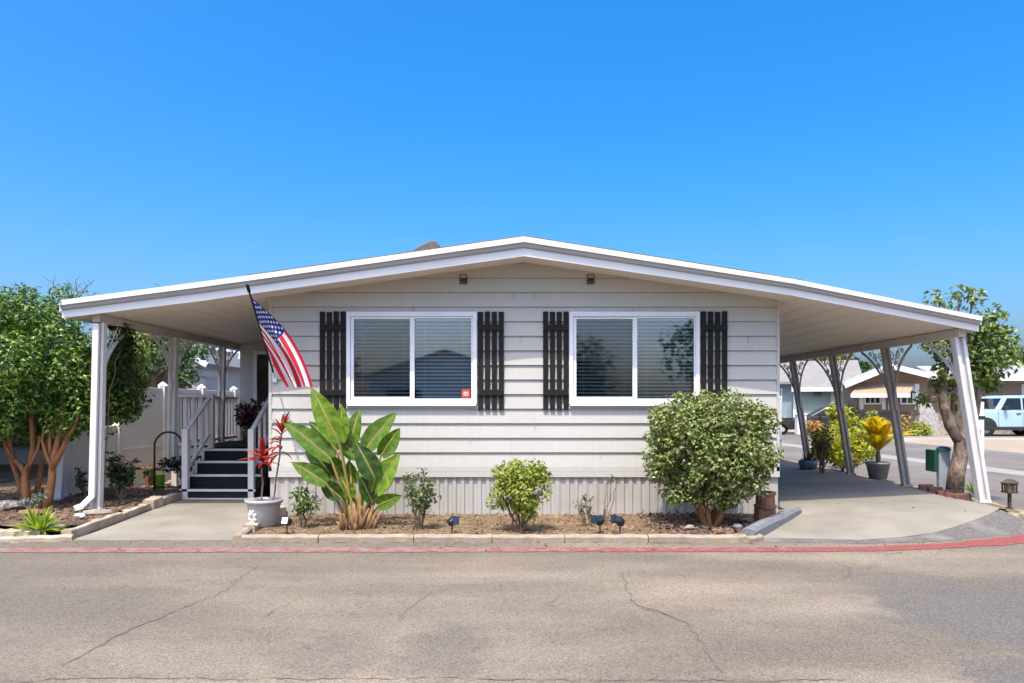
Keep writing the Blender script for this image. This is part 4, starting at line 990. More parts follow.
tree('pale_leaved_tree', 'yellowish leaved young tree behind the porch post beyond the fence', 'tree', base, [(wander(base, P(132,350,D), 6, .02, rb), .06, .03)], m_trunk,
     cloud(P(133,352,D), (.42,.4,.62), 20, .18), 1200, .11, leafmat('yellowish_leaf', [(.20,.23,.05),(.30,.30,.07),(.12,.17,.04),(.38,.34,.14)], .3))
D = 15.; base = V((X(75,D), D+CY, 0)); b = MB(); hub = P(72,303,D)
b.tube([base, P(76,380,D), hub], [.09,.06,.03], 7)
for u, v in ((40,276),(60,286),(66,288),(79,276),(88,283),(94,280),(70,283),(97,292),(56,295),(84,290)):
    q = P(u, v, D+rb.uniform(-.4,.4)); pts = wander(hub, q, 5, .06, rb); b.tube(pts, [.016,.013,.010,.008,.006,.004], 5)
    for _ in range(2):
        k = rb.choice(pts[2:5]); b.tube(wander(k, k + V((rb.uniform(-.15,.15), rb.uniform(-.1,.1), rb.uniform(.05,.2))), 3, .05, rb), [.006,.005,.004,.003], 4)
tag(b.build('dead_tree', M('dead_wood',(.13,.10,.09),(.09,.07,.06),scale=8), at=base), 'bare dead branches poking above the porch roof corner', 'tree')
D = 24.; base = V((X(156,D), D+CY, 0))
tree('slender_tree', 'slender tree whose leafy tip pokes above the porch roof', 'tree', base, [(wander(base, P(157,290,D), 6, .01, rb), .09, .02)], m_trunk, cloud(P(157,286.5,D), (.14,.14,.10), 5, .08) + cloud(P(160,345,D), (.8,.8,1.0), 20, .35), 900, .10, g_dark)
# --- plants of the left bed
def clump(name, label, base, n, L_, w_, mat, el=(.3,1.35), cat='plant', bend=.35, group=None):
    t = []; b = MB()
    for i in range(n):
        a = rb.uniform(0, 2*pi); e = rb.uniform(*el); dv = V((cos(a)*cos(e), sin(a)*cos(e), sin(e))); l = L_*rb.uniform(.6,1.1); side = dv.cross(V((0,0,1))).normalized(); vs = []; k = 5
        for q in range(k+1):
            f = q/k; cc = V(base) + V((.03*cos(a),.03*sin(a),0)) + dv*l*f - V((0,0,bend*l*f*f*cos(e)))
            ww = w_*.5*(1-f**2.2) + .001; vs += [cc - side*ww, cc - V((0,0,ww*.5)), cc + side*ww]
        b.add(vs, [(3*q+e_, 3*q+e_+1, 3*q+e_+4, 3*q+e_+3) for q in range(k) for e_ in (0, 1)])
    return tag(b.build(name, mat, fix=False, at=base), label, cat, group)
clump('spiky_clump', 'spiky lime green clump of strappy leaves at the road edge', V((-5.78,-1.86,.08)), 150, .37, .034, leafmat('strap_leaf', [(.20,.32,.03),(.32,.44,.05),(.42,.50,.09),(.16,.25,.03)], .4), (.25,1.35))
t = loose('dark_shrub', 'dark green leafy shrub right of the white downspout in the side bed', (122,497), .62, .42, 8, 420, .10, [(.02,.05,.015),(.04,.08,.02),(.07,.12,.03)], .2)
loose('bronze_shrub', 'low bronze brown shrub left of the front porch post', (88,497), .42, .6, 8, 240, .075, [(.06,.045,.025),(.10,.06,.03),(.05,.06,.025),(.14,.08,.04)], .2)
loose('low_plant', 'low leafy plant with pale lilac flowers at the foot of the orange trunks', (34,510), .22, .5, 8, 150, .06, [(.06,.10,.03),(.10,.15,.05),(.45,.40,.55),(.04,.07,.02)], .2)
def rock(name, label, c, s, mat, cat='rock', group=None):
    b = MB(); n = 8; rows = 6; o = []
    for i in range(rows+1):
        th = pi*i/rows
        for k in range(n):
            a = 2*pi*k/n; q = 1 + rb.uniform(-.14,.14) if 0 < i < rows else 1
            o.append((c[0]+s[0]*sin(th)*cos(a)*q, c[1]+s[1]*sin(th)*sin(a)*q, c[2]+s[2]*(.55-cos(th)*q*.9)))
    b.add(o, [(i*n+k, i*n+(k+1)%n, (i+1)*n+(k+1)%n, (i+1)*n+k) for i in range(rows) for k in range(n)]); return tag(b.build(name, mat, at=c), label, cat, group)
GR = 'rocks in the side bed'
rock('rock', 'flat pale boulder at the far left under the orange trunked tree', (X(10,10.6),-.4,.16), (.24,.16,.08), m_stone_grey, group=GR)
rock('rock', 'brown slab of rock in front of the right orange trunks', (X(34,10.1),-.95,.15), (.20,.10,.055), m_clay, group=GR)
rock('rock', 'grey stone half hidden by the spiky lime green clump', (X(58,9.3),-1.78,.08), (.13,.10,.06), m_stone_grey, group=GR)
rock('rock', 'small white stone at the mouth of the downspout', (X(86,9.95),-1.2,.16), (.07,.05,.035), m_white, group=GR)
rock('rock', 'long grey stone under the downspout elbow', (X(95,10.1),-.85,.14), (.22,.11,.05), m_stone_grey, group=GR)
# --- carport side: tree, crotons, palms
D = 12.05; base = V((X(958,D), D+CY, .22)); q = lambda u, v, dd=0: P(u, v, D+dd)
lf_r = leafmat('carport_tree_leaf', [(.05,.095,.015),(.09,.155,.02),(.16,.23,.035),(.30,.35,.11),(.06,.115,.018),(.24,.29,.045)], .3, .35, spec=.6)
blobs = cloud(q(955,350), (.24,.4,.58), 14, .15) + cloud(q(981,350,.1), (.40,.45,.50), 30, .17) + cloud(q(988,378,.2), (.24,.3,.28), 12, .14) + cloud(q(942,352), (.16,.3,.50), 12, .15) + cloud(q(950,385), (.16,.3,.25), 6, .13) + [(q(u,v), .10) for u, v in ((932,296),(936,299),(946,300),(950,304),(958,291),(962,292),(974,290),(976,296),(968,303),(996,313),(1000,316),(1004,328),(1010,336),(1008,345),(1016,352),(1020,358),(984,306),(990,312),(918,397),(922,402),(927,398))]
trk = [([base+V((-.06,0,-.05)), q(956,475), q(961,452), q(961,436), q(957,418), q(956,398), q(958,375), q(962,350)], .135, .05),
       ([q(960,440), q(950,425), q(944,405), q(942,385), q(944,362)], .10, .05), ([q(964,445), q(970,430), q(976,412,.1), q(979,390,.1), q(980,365,.1)], .075, .035)]
trk += [([q(958,372), q(945,330), q(933,298)], .03, .012), ([q(960,360), q(958,320), q(959,292)], .03, .012), ([q(975,370,.1), q(985,330,.1), q(997,314)], .03, .012), ([q(965,350), q(970,315), q(975,291)], .025, .01), ([q(980,370,.1), q(1000,345,.1), q(1018,355)], .025, .01), ([q(944,395), q(932,398), q(920,399)], .02,.008)]
tree('carport_tree', 'gnarled thick trunked tree growing at the carport front post', 'tree', base, trk, m_trunk, blobs, 3300, .105, lf_r, aspect=.5, droop=.35, up=.5, inner=.1)
clump('sprout', 'small fresh green sprout at the foot of the gnarled trunk', V((X(974,11.7), .68, .24)), 22, .30, .035, leafmat('sprout_leaf', [(.12,.20,.03),(.2,.28,.05)], .3), (.5,1.4))
D = 16.6; base = V((X(843,D), D+CY, .1))
bl = cloud(base+V((.0,0,.60)), (.70,.55,.46), 60, .16)
mx_ = leafmat('croton_leaf', [(.30,.40,.03),(.46,.48,.03),(.48,.40,.04),(.36,.18,.04),(.28,.38,.03),(.34,.42,.03),(.38,.45,.03),(.52,.52,.05),(.22,.30,.03)], .4, .35, (1.2,1.1,.4))
tree('croton_shrub', 'big yellow green and orange croton shrub between carport posts', 'shrub', base, [(wander(base, base+V((.2*cos(a),.2*sin(a),.7)), 4, .05, rb), .02, .008) for a in (0,1.5,3,4.5)], m_twig, bl, 3200, .10, mx_, aspect=.5)
D = 14.0; base = V((X(826,D), D+CY, .24))
loose('dark_croton', 'dark reddish twiggy shrub left of the big yellow croton', (823,473), .95, .45, 7, 260, .10, [(.10,.05,.03),(.06,.07,.02),(.25,.14,.04),(.04,.05,.02)], .25)
D = 24.; base = V((X(838,D), D+CY, 0.))
base = V((X(838,D), D+CY, 0.)); bl = cloud(P(837,417,D), (.38,.35,.40), 22, .15)
D = 18.6; base = V((X(838,D), D+CY, .1)); bl = cloud(P(838,418,D), (.30,.28,.30), 22, .13)
tree('round_croton', 'rounded yellow and orange bush rising behind the big croton', 'shrub', base, [(wander(base, P(838,420,D), 4, .03, rb), .02, .008)], m_twig, bl, 900, .09, mx_, aspect=.5)
# potted yellow palm
D = 14.3; base = V((X(878,D), D+CY, .20))
pp = thing('palm_pot', 'grey flower pot holding the yellow palm beside the carport', 'pot', base)
b = MB(); b.lathe(base, [(0,0),(.15,0),(.205,.27),(.215,.275),(.22,.315),(.20,.316),(.195,.27)], 28); b.build('bowl', M('slate_pot', (.24,.26,.27), (.20,.215,.225), scale=5, rough=.5), pp, smooth=True)
b = MB(); b.lathe(base, [(0,.27),(.197,.27)], 20); b.build('potting_soil', m_soil2, pp)
m_palm = leafmat('yellow_palm_leaf', [(.72,.62,.03),(.80,.66,.03),(.62,.58,.03),(.78,.60,.04)], .55, .4, (1.2,1.1,.3))
pm = thing('potted_palm', 'yellow feather leaved palm growing in the pot by the carport', 'palm', base+V((0,0,.27)))
def fronds(par, c, n, L_, el, mat, leafl=.17, name='frond'):
    for i in range(n):
        a = 2*pi*i/n + rb.uniform(-.2,.2); e = rb.uniform(*el); dv = V((cos(a)*cos(e), sin(a)*cos(e), sin(e))); l = L_*rb.uniform(.8,1.1); b = MB(); pts = []
        for k in range(11):
            f = k/10; pts.append(V(c) + dv*l*f - V((0,0,.42*l*f*f)))
        b.tube(pts, [.008*(1-.8*k/10) for k in range(11)], 4)
        for k in range(2, 44):
            f = k/44; j = f*10; p = pts[int(j)].lerp(pts[min(10,int(j)+1)], j-int(j)); t_ = (pts[min(10,int(j)+1)]-pts[int(j)]).normalized(); side = t_.cross(V((0,0,1))).normalized(); ll = leafl*sin(pi*(.12+.85*f))**.7
            for s in (-1, 1):
                dd = (side*s*.85 + t_*.65 + V((0,0,.12-.25*f))).normalized(); b.leaf(p, dd, V((0,0,1)), ll, .030)
        b.build(name, mat, par, fix=False)
b = MB(); b.tube([base+V((0,0,.26)), base+V((.0,0,.42)), base+V((0,0,.52))], [.04,.05,.03], 8); b.build('stem', m_trunk, pm)
fronds(pm, base+V((0,0,.5)), 24, 1.05, (.8,1.5), m_palm)
# dark plant in blue pot
D = 15.9; base = V((X(808,D), D+CY, .25)); pp = thing('blue_pot', 'squat blue grey glazed pot beside a rear carport post', 'pot', base)
b = MB(); b.lathe(base, [(0,0),(.15,0),(.19,.10),(.19,.17),(.165,.185),(.15,.17)], 24); b.build('bowl', M('blue_glaze', (.10,.17,.21), (.08,.13,.17), scale=5, rough=.25), pp, smooth=True); b = MB(); b.lathe(base, [(0,.165),(.152,.165)], 16); b.build('potting_soil', m_soil2, pp)
clump('potted_succulent', 'small dark spiky plant in the squat blue pot', base+V((0,0,.16)), 34, .26, .04, leafmat('dark_rosette', [(.06,.05,.04),(.10,.07,.05),(.05,.07,.04)], .2), (.4,1.4))
# burgundy plant on deck
base = P(250,446,15.2); base.z = .833; pp = thing('burgundy_plant', 'dark burgundy leafy plant in a pot on the porch deck', 'plant', base)
b = MB(); b.lathe(base, [(0,0),(.12,0),(.16,.2),(.165,.22),(.14,.22)], 20); b.build('pot', m_clay, pp, smooth=True); b = MB(); foliage(b, cloud(base+V((0,0,.5)), (.20,.2,.26), 14, .11), 420, .11, .5, rnd=rb); b.build('foliage', leafmat('burgundy_leaf', [(.07,.012,.018),(.12,.02,.03),(.05,.02,.02),(.10,.05,.03)], .25), pp, fix=False)
# ================================================================ SMALL THINGS IN THE BEDS
m_panel = M('solar_panel', (.010,.014,.026), (.016,.022,.04), scale=4, rough=.2, spec=.6)
def spot(label, uv, aim, pale=False, group='solar spotlights in the front bed', two=False):
    c = G(*uv, .045); t = thing('solar_spotlight', label, 'spotlight', c, group)
    b = MB(); b.tube([c-V((0,0,.03)), c+V((0,0,.12))], [.006,.010], 6); b.build('stake', m_metal, t)
    hd = c + V((0,0,.15)); q = V(aim).normalized(); s = q.cross(V((0,0,1))).normalized(); u = s.cross(q).normalized()
    b = MB(); b.bar(hd - q*.05, hd + q*.045, .085, .085, u); b.build('lamp_head', m_metal, t, bevel=.012)
    b = MB(); pc_ = hd + u*.0 + q*.052; b.bar(pc_ - q*.004, pc_ + q*.004, .075, .075, u); b.build('lens' if not pale else 'reflector', M('pale_lens',(.75,.75,.76),rough=.2) if pale else m_panel, t)
    b = MB(); e = hd + V((s.x*.085, s.y*.085, .02)); b.bar(e + V((0,-.008,-.05)), e + V((0,.012,.05)), .075, .012, (0,-1,.6)); b.bar(hd, e, .015, .015); b.build('solar_panel', m_panel if not pale else m_metal, t, bevel=.002)
spot('spotlight with a pale face beside the potted red plant', (287,534), (-.25,-.9,.35), True)
spot('lone black spotlight right of the loose shrub', (452,534), (.5,.4,.45))
spot('left black spotlight of the pair below the sparse plant', (600,533), (.2,-.55,.55))
spot('right black spotlight of the pair below the sparse plant', (620,534), (-.4,-.5,.6))
# red clay stack near the right house corner
c = G(766,521,.06); t = thing('clay_stack', 'broken red clay chimney pot standing by the house corner behind the bush', 'clay pot', c)
b = MB(); b.box((c.x-.13,c.y-.11,c.z-.02),(c.x+.10,c.y+.11,c.z+.17)); b.build('base_block', m_clay, t, bevel=.02, seg=2)
b = MB(); b.lathe(c+V((-.01,0,.17)), [(.14,0),(.15,.04),(.125,.05),(.12,.17),(.14,.18),(.14,.215),(.10,.215),(.10,.08)], 14); b.build('collar', m_clay, t)
b = MB(); b.box((c.x+.0,c.y-.16,c.z),(c.x+.13,c.y-.03,c.z+.10)); b.build('broken_piece', m_brick, t, bevel=.015)
# loose rocks under bush
for i, (u, v, l) in enumerate(((748,521,'pale flat stone under the right side of the clipped bush'),(690,529,'small grey stone in front of the clipped bush trunk'),(738,528,'dark grey stone right of the clipped bush trunk'))):
    c = G(u, v, .06); rock('stone', l, c, (.09 if i == 0 else .06,.06,.035), [m_log, m_stone_grey, m_greylog][i], group='stones under the clipped bush')
# red bricks around the gnarled tree
for i, (u, v, l) in enumerate(((926,489,'leftmost red edging brick at the gnarled tree'),(935,491.5,'second red edging brick at the gnarled tree foot'),(944,495,'third red edging brick in front of the gnarled tree'),(953,498,'fourth red edging brick nearing the white post'),(963,500,'upright red brick touching the white carport post'))):
    c = G(u, v, .24); b = MB(); d = V((.9,-.43,0)).normalized(); b.bar(c - d*.10, c + d*.10, .11, .09 if i < 4 else .13); o = b.build('edging_brick', m_brick, bevel=.008, at=c); tag(o, l, 'brick', 'red bricks round the gnarled tree'); o.location.z += .025; o.rotation_euler.z = rb.uniform(-.3,.3); o.rotation_euler.y = rb.uniform(-.15,.15)
# path lamp
c = G(1009.5,507,.15); t = thing('path_lamp', 'small brown metal path lamp on a post at the corner kerb', 'path lamp', c)
b = MB(); b.box((c.x-.018,c.y-.018,c.z-.05),(c.x+.018,c.y+.018,c.z+.20)); b.build('post', m_rust, t)
b = MB(); z = c.z+.20
for sx in (-1,1):
    for sy in (-1,1): b.box((c.x+sx*.062-.008,c.y+sy*.062-.008,z),(c.x+sx*.062+.008,c.y+sy*.062+.008,z+.13))
b.box((c.x-.075,c.y-.075,z),(c.x+.075,c.y+.075,z+.015)); b.box((c.x-.072,c.y-.072,z+.115),(c.x+.072,c.y+.072,z+.135)); b.box((c.x-.004,c.y-.072,z+.015),(c.x+.004,c.y-.066,z+.115)); b.box((c.x-.06,c.y-.072,z+.06),(c.x+.06,c.y-.066,z+.067)); b.build('lantern', m_rust, t)
b = MB(); b.box((c.x-.05,c.y-.05,z+.016),(c.x+.05,c.y+.05,z+.114)); b.build('glass', M('amber_glass',(.34,.27,.18),(.25,.2,.13),scale=20,rough=.25), t)
b = MB(); b.lathe((c.x,c.y,z+.135), [(.135,0),(.135,.01),(.05,.055),(0,.06)], 4); b.build('roof', m_rust, t)
# green mail box on grey post
D = 12.3; x0 = X(943,D); y0 = D+CY; zb_ = .24; t = thing('meter_post', 'flat grey post with a green box on its left beside the gnarled tree', 'post', (x0,y0,zb_))
m_green = M('green_enamel', (.015,.09,.055), (.02,.075,.05), scale=6, rough=.35)
b = MB(); b.box((X(938,D),y0-.04,zb_-.05),(X(949,D),y0+.05,Z(449,D))); b.build('post', M('grey_enamel',(.36,.40,.43),(.30,.33,.36),scale=3,rough=.5), t, bevel=.006)
b = MB(); b.box((X(934,D),y0-.02,Z(472,D)),(X(937.7,D),y0+.26,Z(450,D))); b.build('box', m_green, t, bevel=.01)
b = MB(); b.lathe((X(943.5,D), y0+.0, Z(449,D)), [(.11,-.02),(.11,.0),(.085,.03),(.03,.045),(0,.046)], 14); b.build('cap', m_green, t, smooth=True)
# white narrow sign post across the street
D = 22; x0 = X(980,D); t = thing('marker_post', 'thin white marker post with dark cap beside the blue car', 'post', (x0,D+CY,0)); b = MB(); b.box((x0-.06,D+CY-.04,0),(x0+.10,D+CY+.04,Z(402,D))); b.build('shaft', m_white, t, bevel=.01); b = MB(); b.box((x0-.05,D+CY-.05,Z(437,D)),(x0+.0,D+CY-.041,Z(430,D))); b.box((x0-.1,D+CY-.06,Z(419,D)),(x0+.12,D+CY-.041,Z(416,D))); b.build('bracket', m_metal, t)
# trellis arch with wreath, green can, planter
D = 12.2; y0 = D+CY; xa, xb = X(154.5,D), X(183,D); r = (xb-xa)/2; zt_ = Z(432,D); t = thing('garden_arch', 'slim black metal arched hoop with a dark hanging wreath beside the steps', 'arch', ((xa+xb)/2,y0,.18))
b = MB(); pts = [(xa,y0,.16)] + [((xa+xb)/2 - r*cos(pi*i/16), y0, zt_-r+r*sin(pi*i/16)) for i in range(17)] + [(xb,y0,.16)]; b.tube(pts, .016, 8); b.build('hoop', m_metal, t, smooth=True)
b = MB(); b.tube([(xa,y0,Z(470,D)),(xb,y0,Z(470,D))], .010, 6); b.tube([(xa,y0,Z(487,D)),(xb,y0,Z(487,D))], .012, 6); b.build('crossbar', m_metal, t)
b = MB(); foliage(b, [(P(171+7*cos(a), 465+4*sin(a), D), .055) for a in [2*pi*i/12 for i in range(12)]], 220, .07, .5, rnd=rb); b.build('wreath', leafmat('dark_wreath', [(.015,.012,.012),(.03,.025,.02),(.02,.03,.015)], .1), t, fix=False)
D = 12.6; c = P(159.5,488,D); c.z = .17; b = MB(); b.lathe(c, [(0,0),(.075,0),(.085,.27),(.088,.275),(.076,.275),(.07,.05)], 18); tag(b.build('watering_can', M('lime_plastic',(.30,.50,.04),(.26,.44,.04),scale=4,rough=.4), smooth=True, at=c), 'lime green bucket behind the black arch', 'bucket')
b = MB(); c = V((X(167,12.0), 12.0+CY, .16)); b.box((c.x-.26,c.y-.05,.14),(c.x+.20,c.y-.03,.24)); b.box((c.x-.26,c.y+.10,.14),(c.x+.20,c.y+.12,.24)); b.box((c.x-.26,c.y-.03,.14),(c.x-.24,c.y+.10,.24)); b.box((c.x+.18,c.y-.03,.14),(c.x+.20,c.y+.10,.24)); b.box((c.x-.24,c.y-.03,.14),(c.x+.18,c.y+.10,.21)); tag(b.build('planter_trough', m_rust, at=c), 'low dark brown trough at the foot of the black arch', 'trough')
D = 13.6; c = V((X(139,D), D+CY, .12)); t = thing('garden_bench', 'low brown timber bench against the white fence left of the arch', 'bench', c)
m_bw = M('bench_wood', (.25,.12,.06), (.17,.085,.045), scale=6, rough=.8, stretch=(.5,6,6))
b = MB(); [b.box((c.x-.27, c.y-.14+.1*i, c.z+.30),(c.x+.27, c.y-.05+.1*i, c.z+.35)) for i in range(3)]; b.build('seat', m_bw, t)
for s in (-1,1):
    b = MB(); b.box((c.x+s*.2-.04,c.y-.12,c.z-.02),(c.x+s*.2+.04,c.y+.12,c.z+.299)); b.build('leg', m_bw, t)
b = MB(); c = V((X(149,12.9), 1.9, .14)); b.tube([c-V((0,0,.05)), c+V((0,0,.25))], .02, 6); foliage(b, [(c+V((0,0,.33)), .09)], 70, .07, .5, rnd=rb, mi=lambda p: 1); tag(b.build('topiary', [m_twig, g_dark], fix=False, at=c), 'tiny ball headed plant in front of the brown bench', 'plant')

# ================================================================ VEHICLES
m_tyre = M('tyre_rubber', (.02,.02,.02), rough=.85); m_rim = M('alloy_rim', (.35,.36,.37), rough=.35, metallic=.7)
m_cglass = M('car_glass', (.012,.015,.018), rough=.08, spec=.4); m_trim = M('dark_trim', (.025,.025,.027), rough=.6)
m_head = M('headlamp', (.7,.72,.75), rough=.1, spec=.7)
def car(name, label, loc, rz, Lc, W, body, cabin, glass, paint, wr, wx, group=None, roof=None, cat='car'):
    """side outlines in (forward, up); +x local is forward"""
    t = thing(name, label, cat, (0,0,0), group); hw_ = W/2
    b = MB(); b.prism(body, -hw_, hw_); bd = b.build('body', paint, t, bevel=.06, seg=3)
    n = len(cabin); ins = .10; zlo = min(p[1] for p in cabin); zhi = max(p[1] for p in cabin)
    b = MB(); vs = []
    for s in (-1, 1): vs += [(x, s*(hw_-.03-ins*(z-zlo)/(zhi-zlo)), z) for x, z in cabin]
    b.add(vs, [tuple(range(n)), tuple(range(2*n-1,n-1,-1))] + [(i, i+n, (i+1)%n+n, (i+1)%n) for i in range(n)]); b.build('cabin', roof or paint, t, bevel=.05, seg=2)
    for poly in glass:
        for s in (-1, 1):
            b = MB(); f = lambda z: s*(hw_-.03-ins*(z-zlo)/(zhi-zlo)); m_ = len(poly)
            vs = [(x, f(z)+s*.008, z) for x, z in poly] + [(x, f(z)-s*.03, z) for x, z in poly]
            b.add(vs, [tuple(range(m_)), tuple(range(2*m_-1,m_-1,-1))] + [(i, i+m_, (i+1)%m_+m_, (i+1)%m_) for i in range(m_)]); b.build('side_window', m_cglass, t)
    # windscreen and rear window lie on the cabin's sloping ends
    for k0, k1, nm in ((0, 1, 'windscreen'), (n-2, n-1, 'rear_window')):
        (xa, za), (xb, zb2) = cabin[k0], cabin[k1]; A = V((xa,0,za)).lerp(V((xb,0,zb2)), .12); B2 = V((xa,0,za)).lerp(V((xb,0,zb2)), .88); nn = V((zb2-za,0,-(xb-xa))).normalized(); nn = nn if nn.x*(1 if nm == 'windscreen' else -1) > 0 else -nn
        w0 = hw_-.14; w1 = hw_-.20; b = MB(); b.quad(*[p + nn*.012 for p in (V((A.x,-w0,A.z)), V((A.x,w0,A.z)), V((B2.x,w1,B2.z)), V((B2.x,-w1,B2.z)))]); b.build(nm, m_cglass, t)
    for x in wx:
        for s in (-1, 1):
            b = MB(); y = s*(hw_-.10); prof = [(wr*.62,-.11),(wr*.95,-.11),(wr,-.08),(wr,.08),(wr*.95,.11),(wr*.62,.11)]
            k = 24; vs = [(x + r_*cos(2*pi*i/k), y + s*h_, wr + r_*sin(2*pi*i/k)) for r_, h_ in prof for i in range(k)]
            b.add(vs, [(j*k+i, j*k+(i+1)%k, (j+1)*k+(i+1)%k, (j+1)*k+i) for j in range(5) for i in range(k)]); wheel = b.build('wheel', m_tyre, t, smooth=True)
            b = MB(); b.add([(x + wr*.63*cos(2*pi*i/k), y + s*.06, wr + wr*.63*sin(2*pi*i/k)) for i in range(k)] + [(x, y+s*.085, wr)], [(i, (i+1)%k, k) for i in range(k)]); b.build('rim', m_rim, wheel)
            b = MB(); r0 = wr*1.02; vs = []
            for i in range(13):
                a = pi*i/12; vs += [(x + r0*cos(a), s*(hw_+.004), wr+r0*sin(a)*1.0), (x + (r0+.06)*cos(a), s*(hw_+.012), wr+(r0+.06)*sin(a))]
            b.add(vs, [(2*i,2*i+2,2*i+3,2*i+1) for i in range(12)]); 
            vs = [(x + r0*cos(pi*i/12), s*(hw_+.006), wr + r0*sin(pi*i/12)) for i in range(13)]; b.add(vs + [(x-r0, s*(hw_+.006), .28), (x+r0, s*(hw_+.006), .28)], [tuple(range(15))]); b.build('wheel_arch', m_trim, t)
    xf = max(p[0] for p in body); xr = min(p[0] for p in body)
    b = MB(); b.box((xf-.05,-hw_+.08,.32),(xf+.05,hw_-.08,.55)); b.build('front_bumper', m_trim, t, bevel=.03); b = MB(); b.box((xr-.05,-hw_+.08,.32),(xr+.05,hw_-.08,.55)); b.build('rear_bumper', m_trim, t, bevel=.03)
    for s in (-1, 1):
        b = MB(); b.box((xf-.03,s*(hw_-.32),.68),(xf+.015,s*(hw_-.10),.84)); b.build('headlight', m_head, t, bevel=.02)
        gx = max(p[0] for p in glass[0]); b = MB(); b.box((gx-.22,s*(hw_+.02),zlo+.03),(gx-.08,s*(hw_+.20),zlo+.20)); b.build('mirror', m_trim, t, bevel=.02)
        b = MB(); b.box((xr+.35,s*(hw_-.02),.30),(xf-.9,s*(hw_+.015),.40)); b.build('sill', m_trim, t)
        for hx in DOORS: b = MB(); b.box((hx-.10,s*hw_,zlo-.16),(hx+.10,s*(hw_+.03),zlo-.11)); b.build('door_handle', m_trim, t, bevel=.008)
        for dx in SEAMS: b = MB(); b.box((dx-.008,s*(hw_-.02),.45),(dx+.008,s*(hw_+.003),zlo-.02)); b.build('door_seam', m_trim, t)
    t.location = loc; t.rotation_euler = (0,0,rz); return t
DOORS = (-.05,-1.15); SEAMS = (.85,-.25,-1.3)
lb = M('light_blue_paint', (.36,.52,.60), (.34,.49,.57), scale=1, rough=.25, spec=.6)
D = 34.6
car('parked_suv', 'light blue boxy off-road car parked by the brown house on the right', (X(985,D)+1.45, D+CY+.95, .09), pi, 4.4, 1.93,
    [(2.2,.42),(2.2,1.06),(2.1,1.14),(.95,1.18),(-2.15,1.18),(-2.2,1.1),(-2.2,.42)], [(.98,1.17),(.55,1.80),(.3,1.86),(-2.05,1.86),(-2.17,1.17)],
    [[(.72,1.22),(.40,1.74),(-.20,1.74),(-.20,1.22)],[(-.28,1.22),(-.28,1.74),(-1.15,1.74),(-1.15,1.22)],[(-1.22,1.22),(-1.22,1.74),(-1.95,1.74),(-2.02,1.22)]], lb, .40, (1.38,-1.35))
DOORS = (-.2,-1.0); SEAMS = (.6,-.4)
D = 40.5
car('parked_sedan', 'dark low car parked before the pale green house', (X(826,D)+.2, D+CY, .02), pi*.92, 4.4, 1.76,
    [(2.2,.35),(2.2,.66),(1.9,.80),(.9,.90),(-1.5,.92),(-2.15,.88),(-2.2,.4)], [(1.15,.88),(.35,1.34),(.1,1.38),(-.8,1.36),(-1.7,.90)],
    [[(.75,.94),(.28,1.26),(-.35,1.30),(-.35,.94)],[(-.42,.94),(-.42,1.30),(-.85,1.28),(-1.35,.94)]], M('charcoal_car_paint',(.03,.032,.036),(.035,.036,.04),scale=2,rough=.2,spec=.6), .32, (1.35,-1.35))
D = 30.
car('parked_suv', 'silver blue car seen over the white fence beside the porch tree', (X(186,D), D+CY, .02), pi*.95, 4.6, 1.85,
    [(2.3,.42),(2.3,1.0),(2.1,1.1),(.95,1.14),(-2.2,1.16),(-2.3,1.1),(-2.3,.42)], [(1.1,1.13),(.5,1.78),(.3,1.86),(-1.95,1.84),(-2.2,1.13)],
    [[(.82,1.2),(.40,1.70),(-.20,1.72),(-.20,1.2)],[(-.28,1.2),(-.28,1.72),(-1.15,1.72),(-1.15,1.2)]], M('silver_blue_paint',(.36,.46,.56),(.33,.42,.52),scale=1,rough=.25,spec=.6), .38, (1.4,-1.4))
# scooter
D = 39; c = V((X(795,D), D+CY, 0)); t = thing('parked_scooter', 'dark motor scooter parked left of the dark car', 'scooter', c)
for dx in (-.62,.62):
    b = MB(); vs = []; k = 18
    for r_, h_ in ((.13,-.06),(.25,-.06),(.27,0),(.25,.06),(.13,.06)): vs += [(c.x+dx+r_*cos(2*pi*i/k), c.y+h_, .27+r_*sin(2*pi*i/k)) for i in range(k)]
    b.add(vs, [(j*k+i, j*k+(i+1)%k, (j+1)*k+(i+1)%k, (j+1)*k+i) for j in range(4) for i in range(k)]); b.build('wheel', m_tyre, t, smooth=True)
b = MB(); b.prism([(c.x-.9,.62),(c.x-.8,.80),(c.x-.1,.78),(c.x,.5),(c.x+.35,.35),(c.x+.52,.95),(c.x+.62,.95),(c.x+.55,.3),(c.x-.3,.26),(c.x-.6,.5)], c.y-.16, c.y+.16); b.build('body', m_trim, t, bevel=.04, seg=2)
b = MB(); b.tube([(c.x+.52,c.y-.34,1.02),(c.x+.55,c.y,.98),(c.x+.52,c.y+.34,1.02)], .02, 6); b.build('handlebar', m_metal, t); b = MB(); b.box((c.x-.85,c.y-.15,.785),(c.x-.15,c.y+.15,.87)); b.build('seat', m_metal, t, bevel=.03)
D = 38.5; c = V((X(800.5,D), D+CY, 0)); b = MB(); b.box((c.x-.22,c.y-.2,.02),(c.x+.24,c.y+.2,1.0)); b.box((c.x-.25,c.y-.23,1.002),(c.x+.27,c.y+.23,1.07)); tag(b.build('utility_cabinet', m_white, bevel=.02, at=c), 'small white cabinet between the scooter and the dark car', 'cabinet')
D = 36; c = V((X(814,D), D+CY, 0)); b = MB(); foliage(b, cloud(c+V((0,0,.45)), (.45,.4,.4), 14, .2), 300, .16, .5, rnd=rb); tag(b.build('orange_bush', leafmat('orange_leaf', [(.45,.20,.05),(.50,.30,.06),(.30,.14,.04)], .3), fix=False, at=c), 'small orange flowering bush at the kerb below the dark car', 'bush')

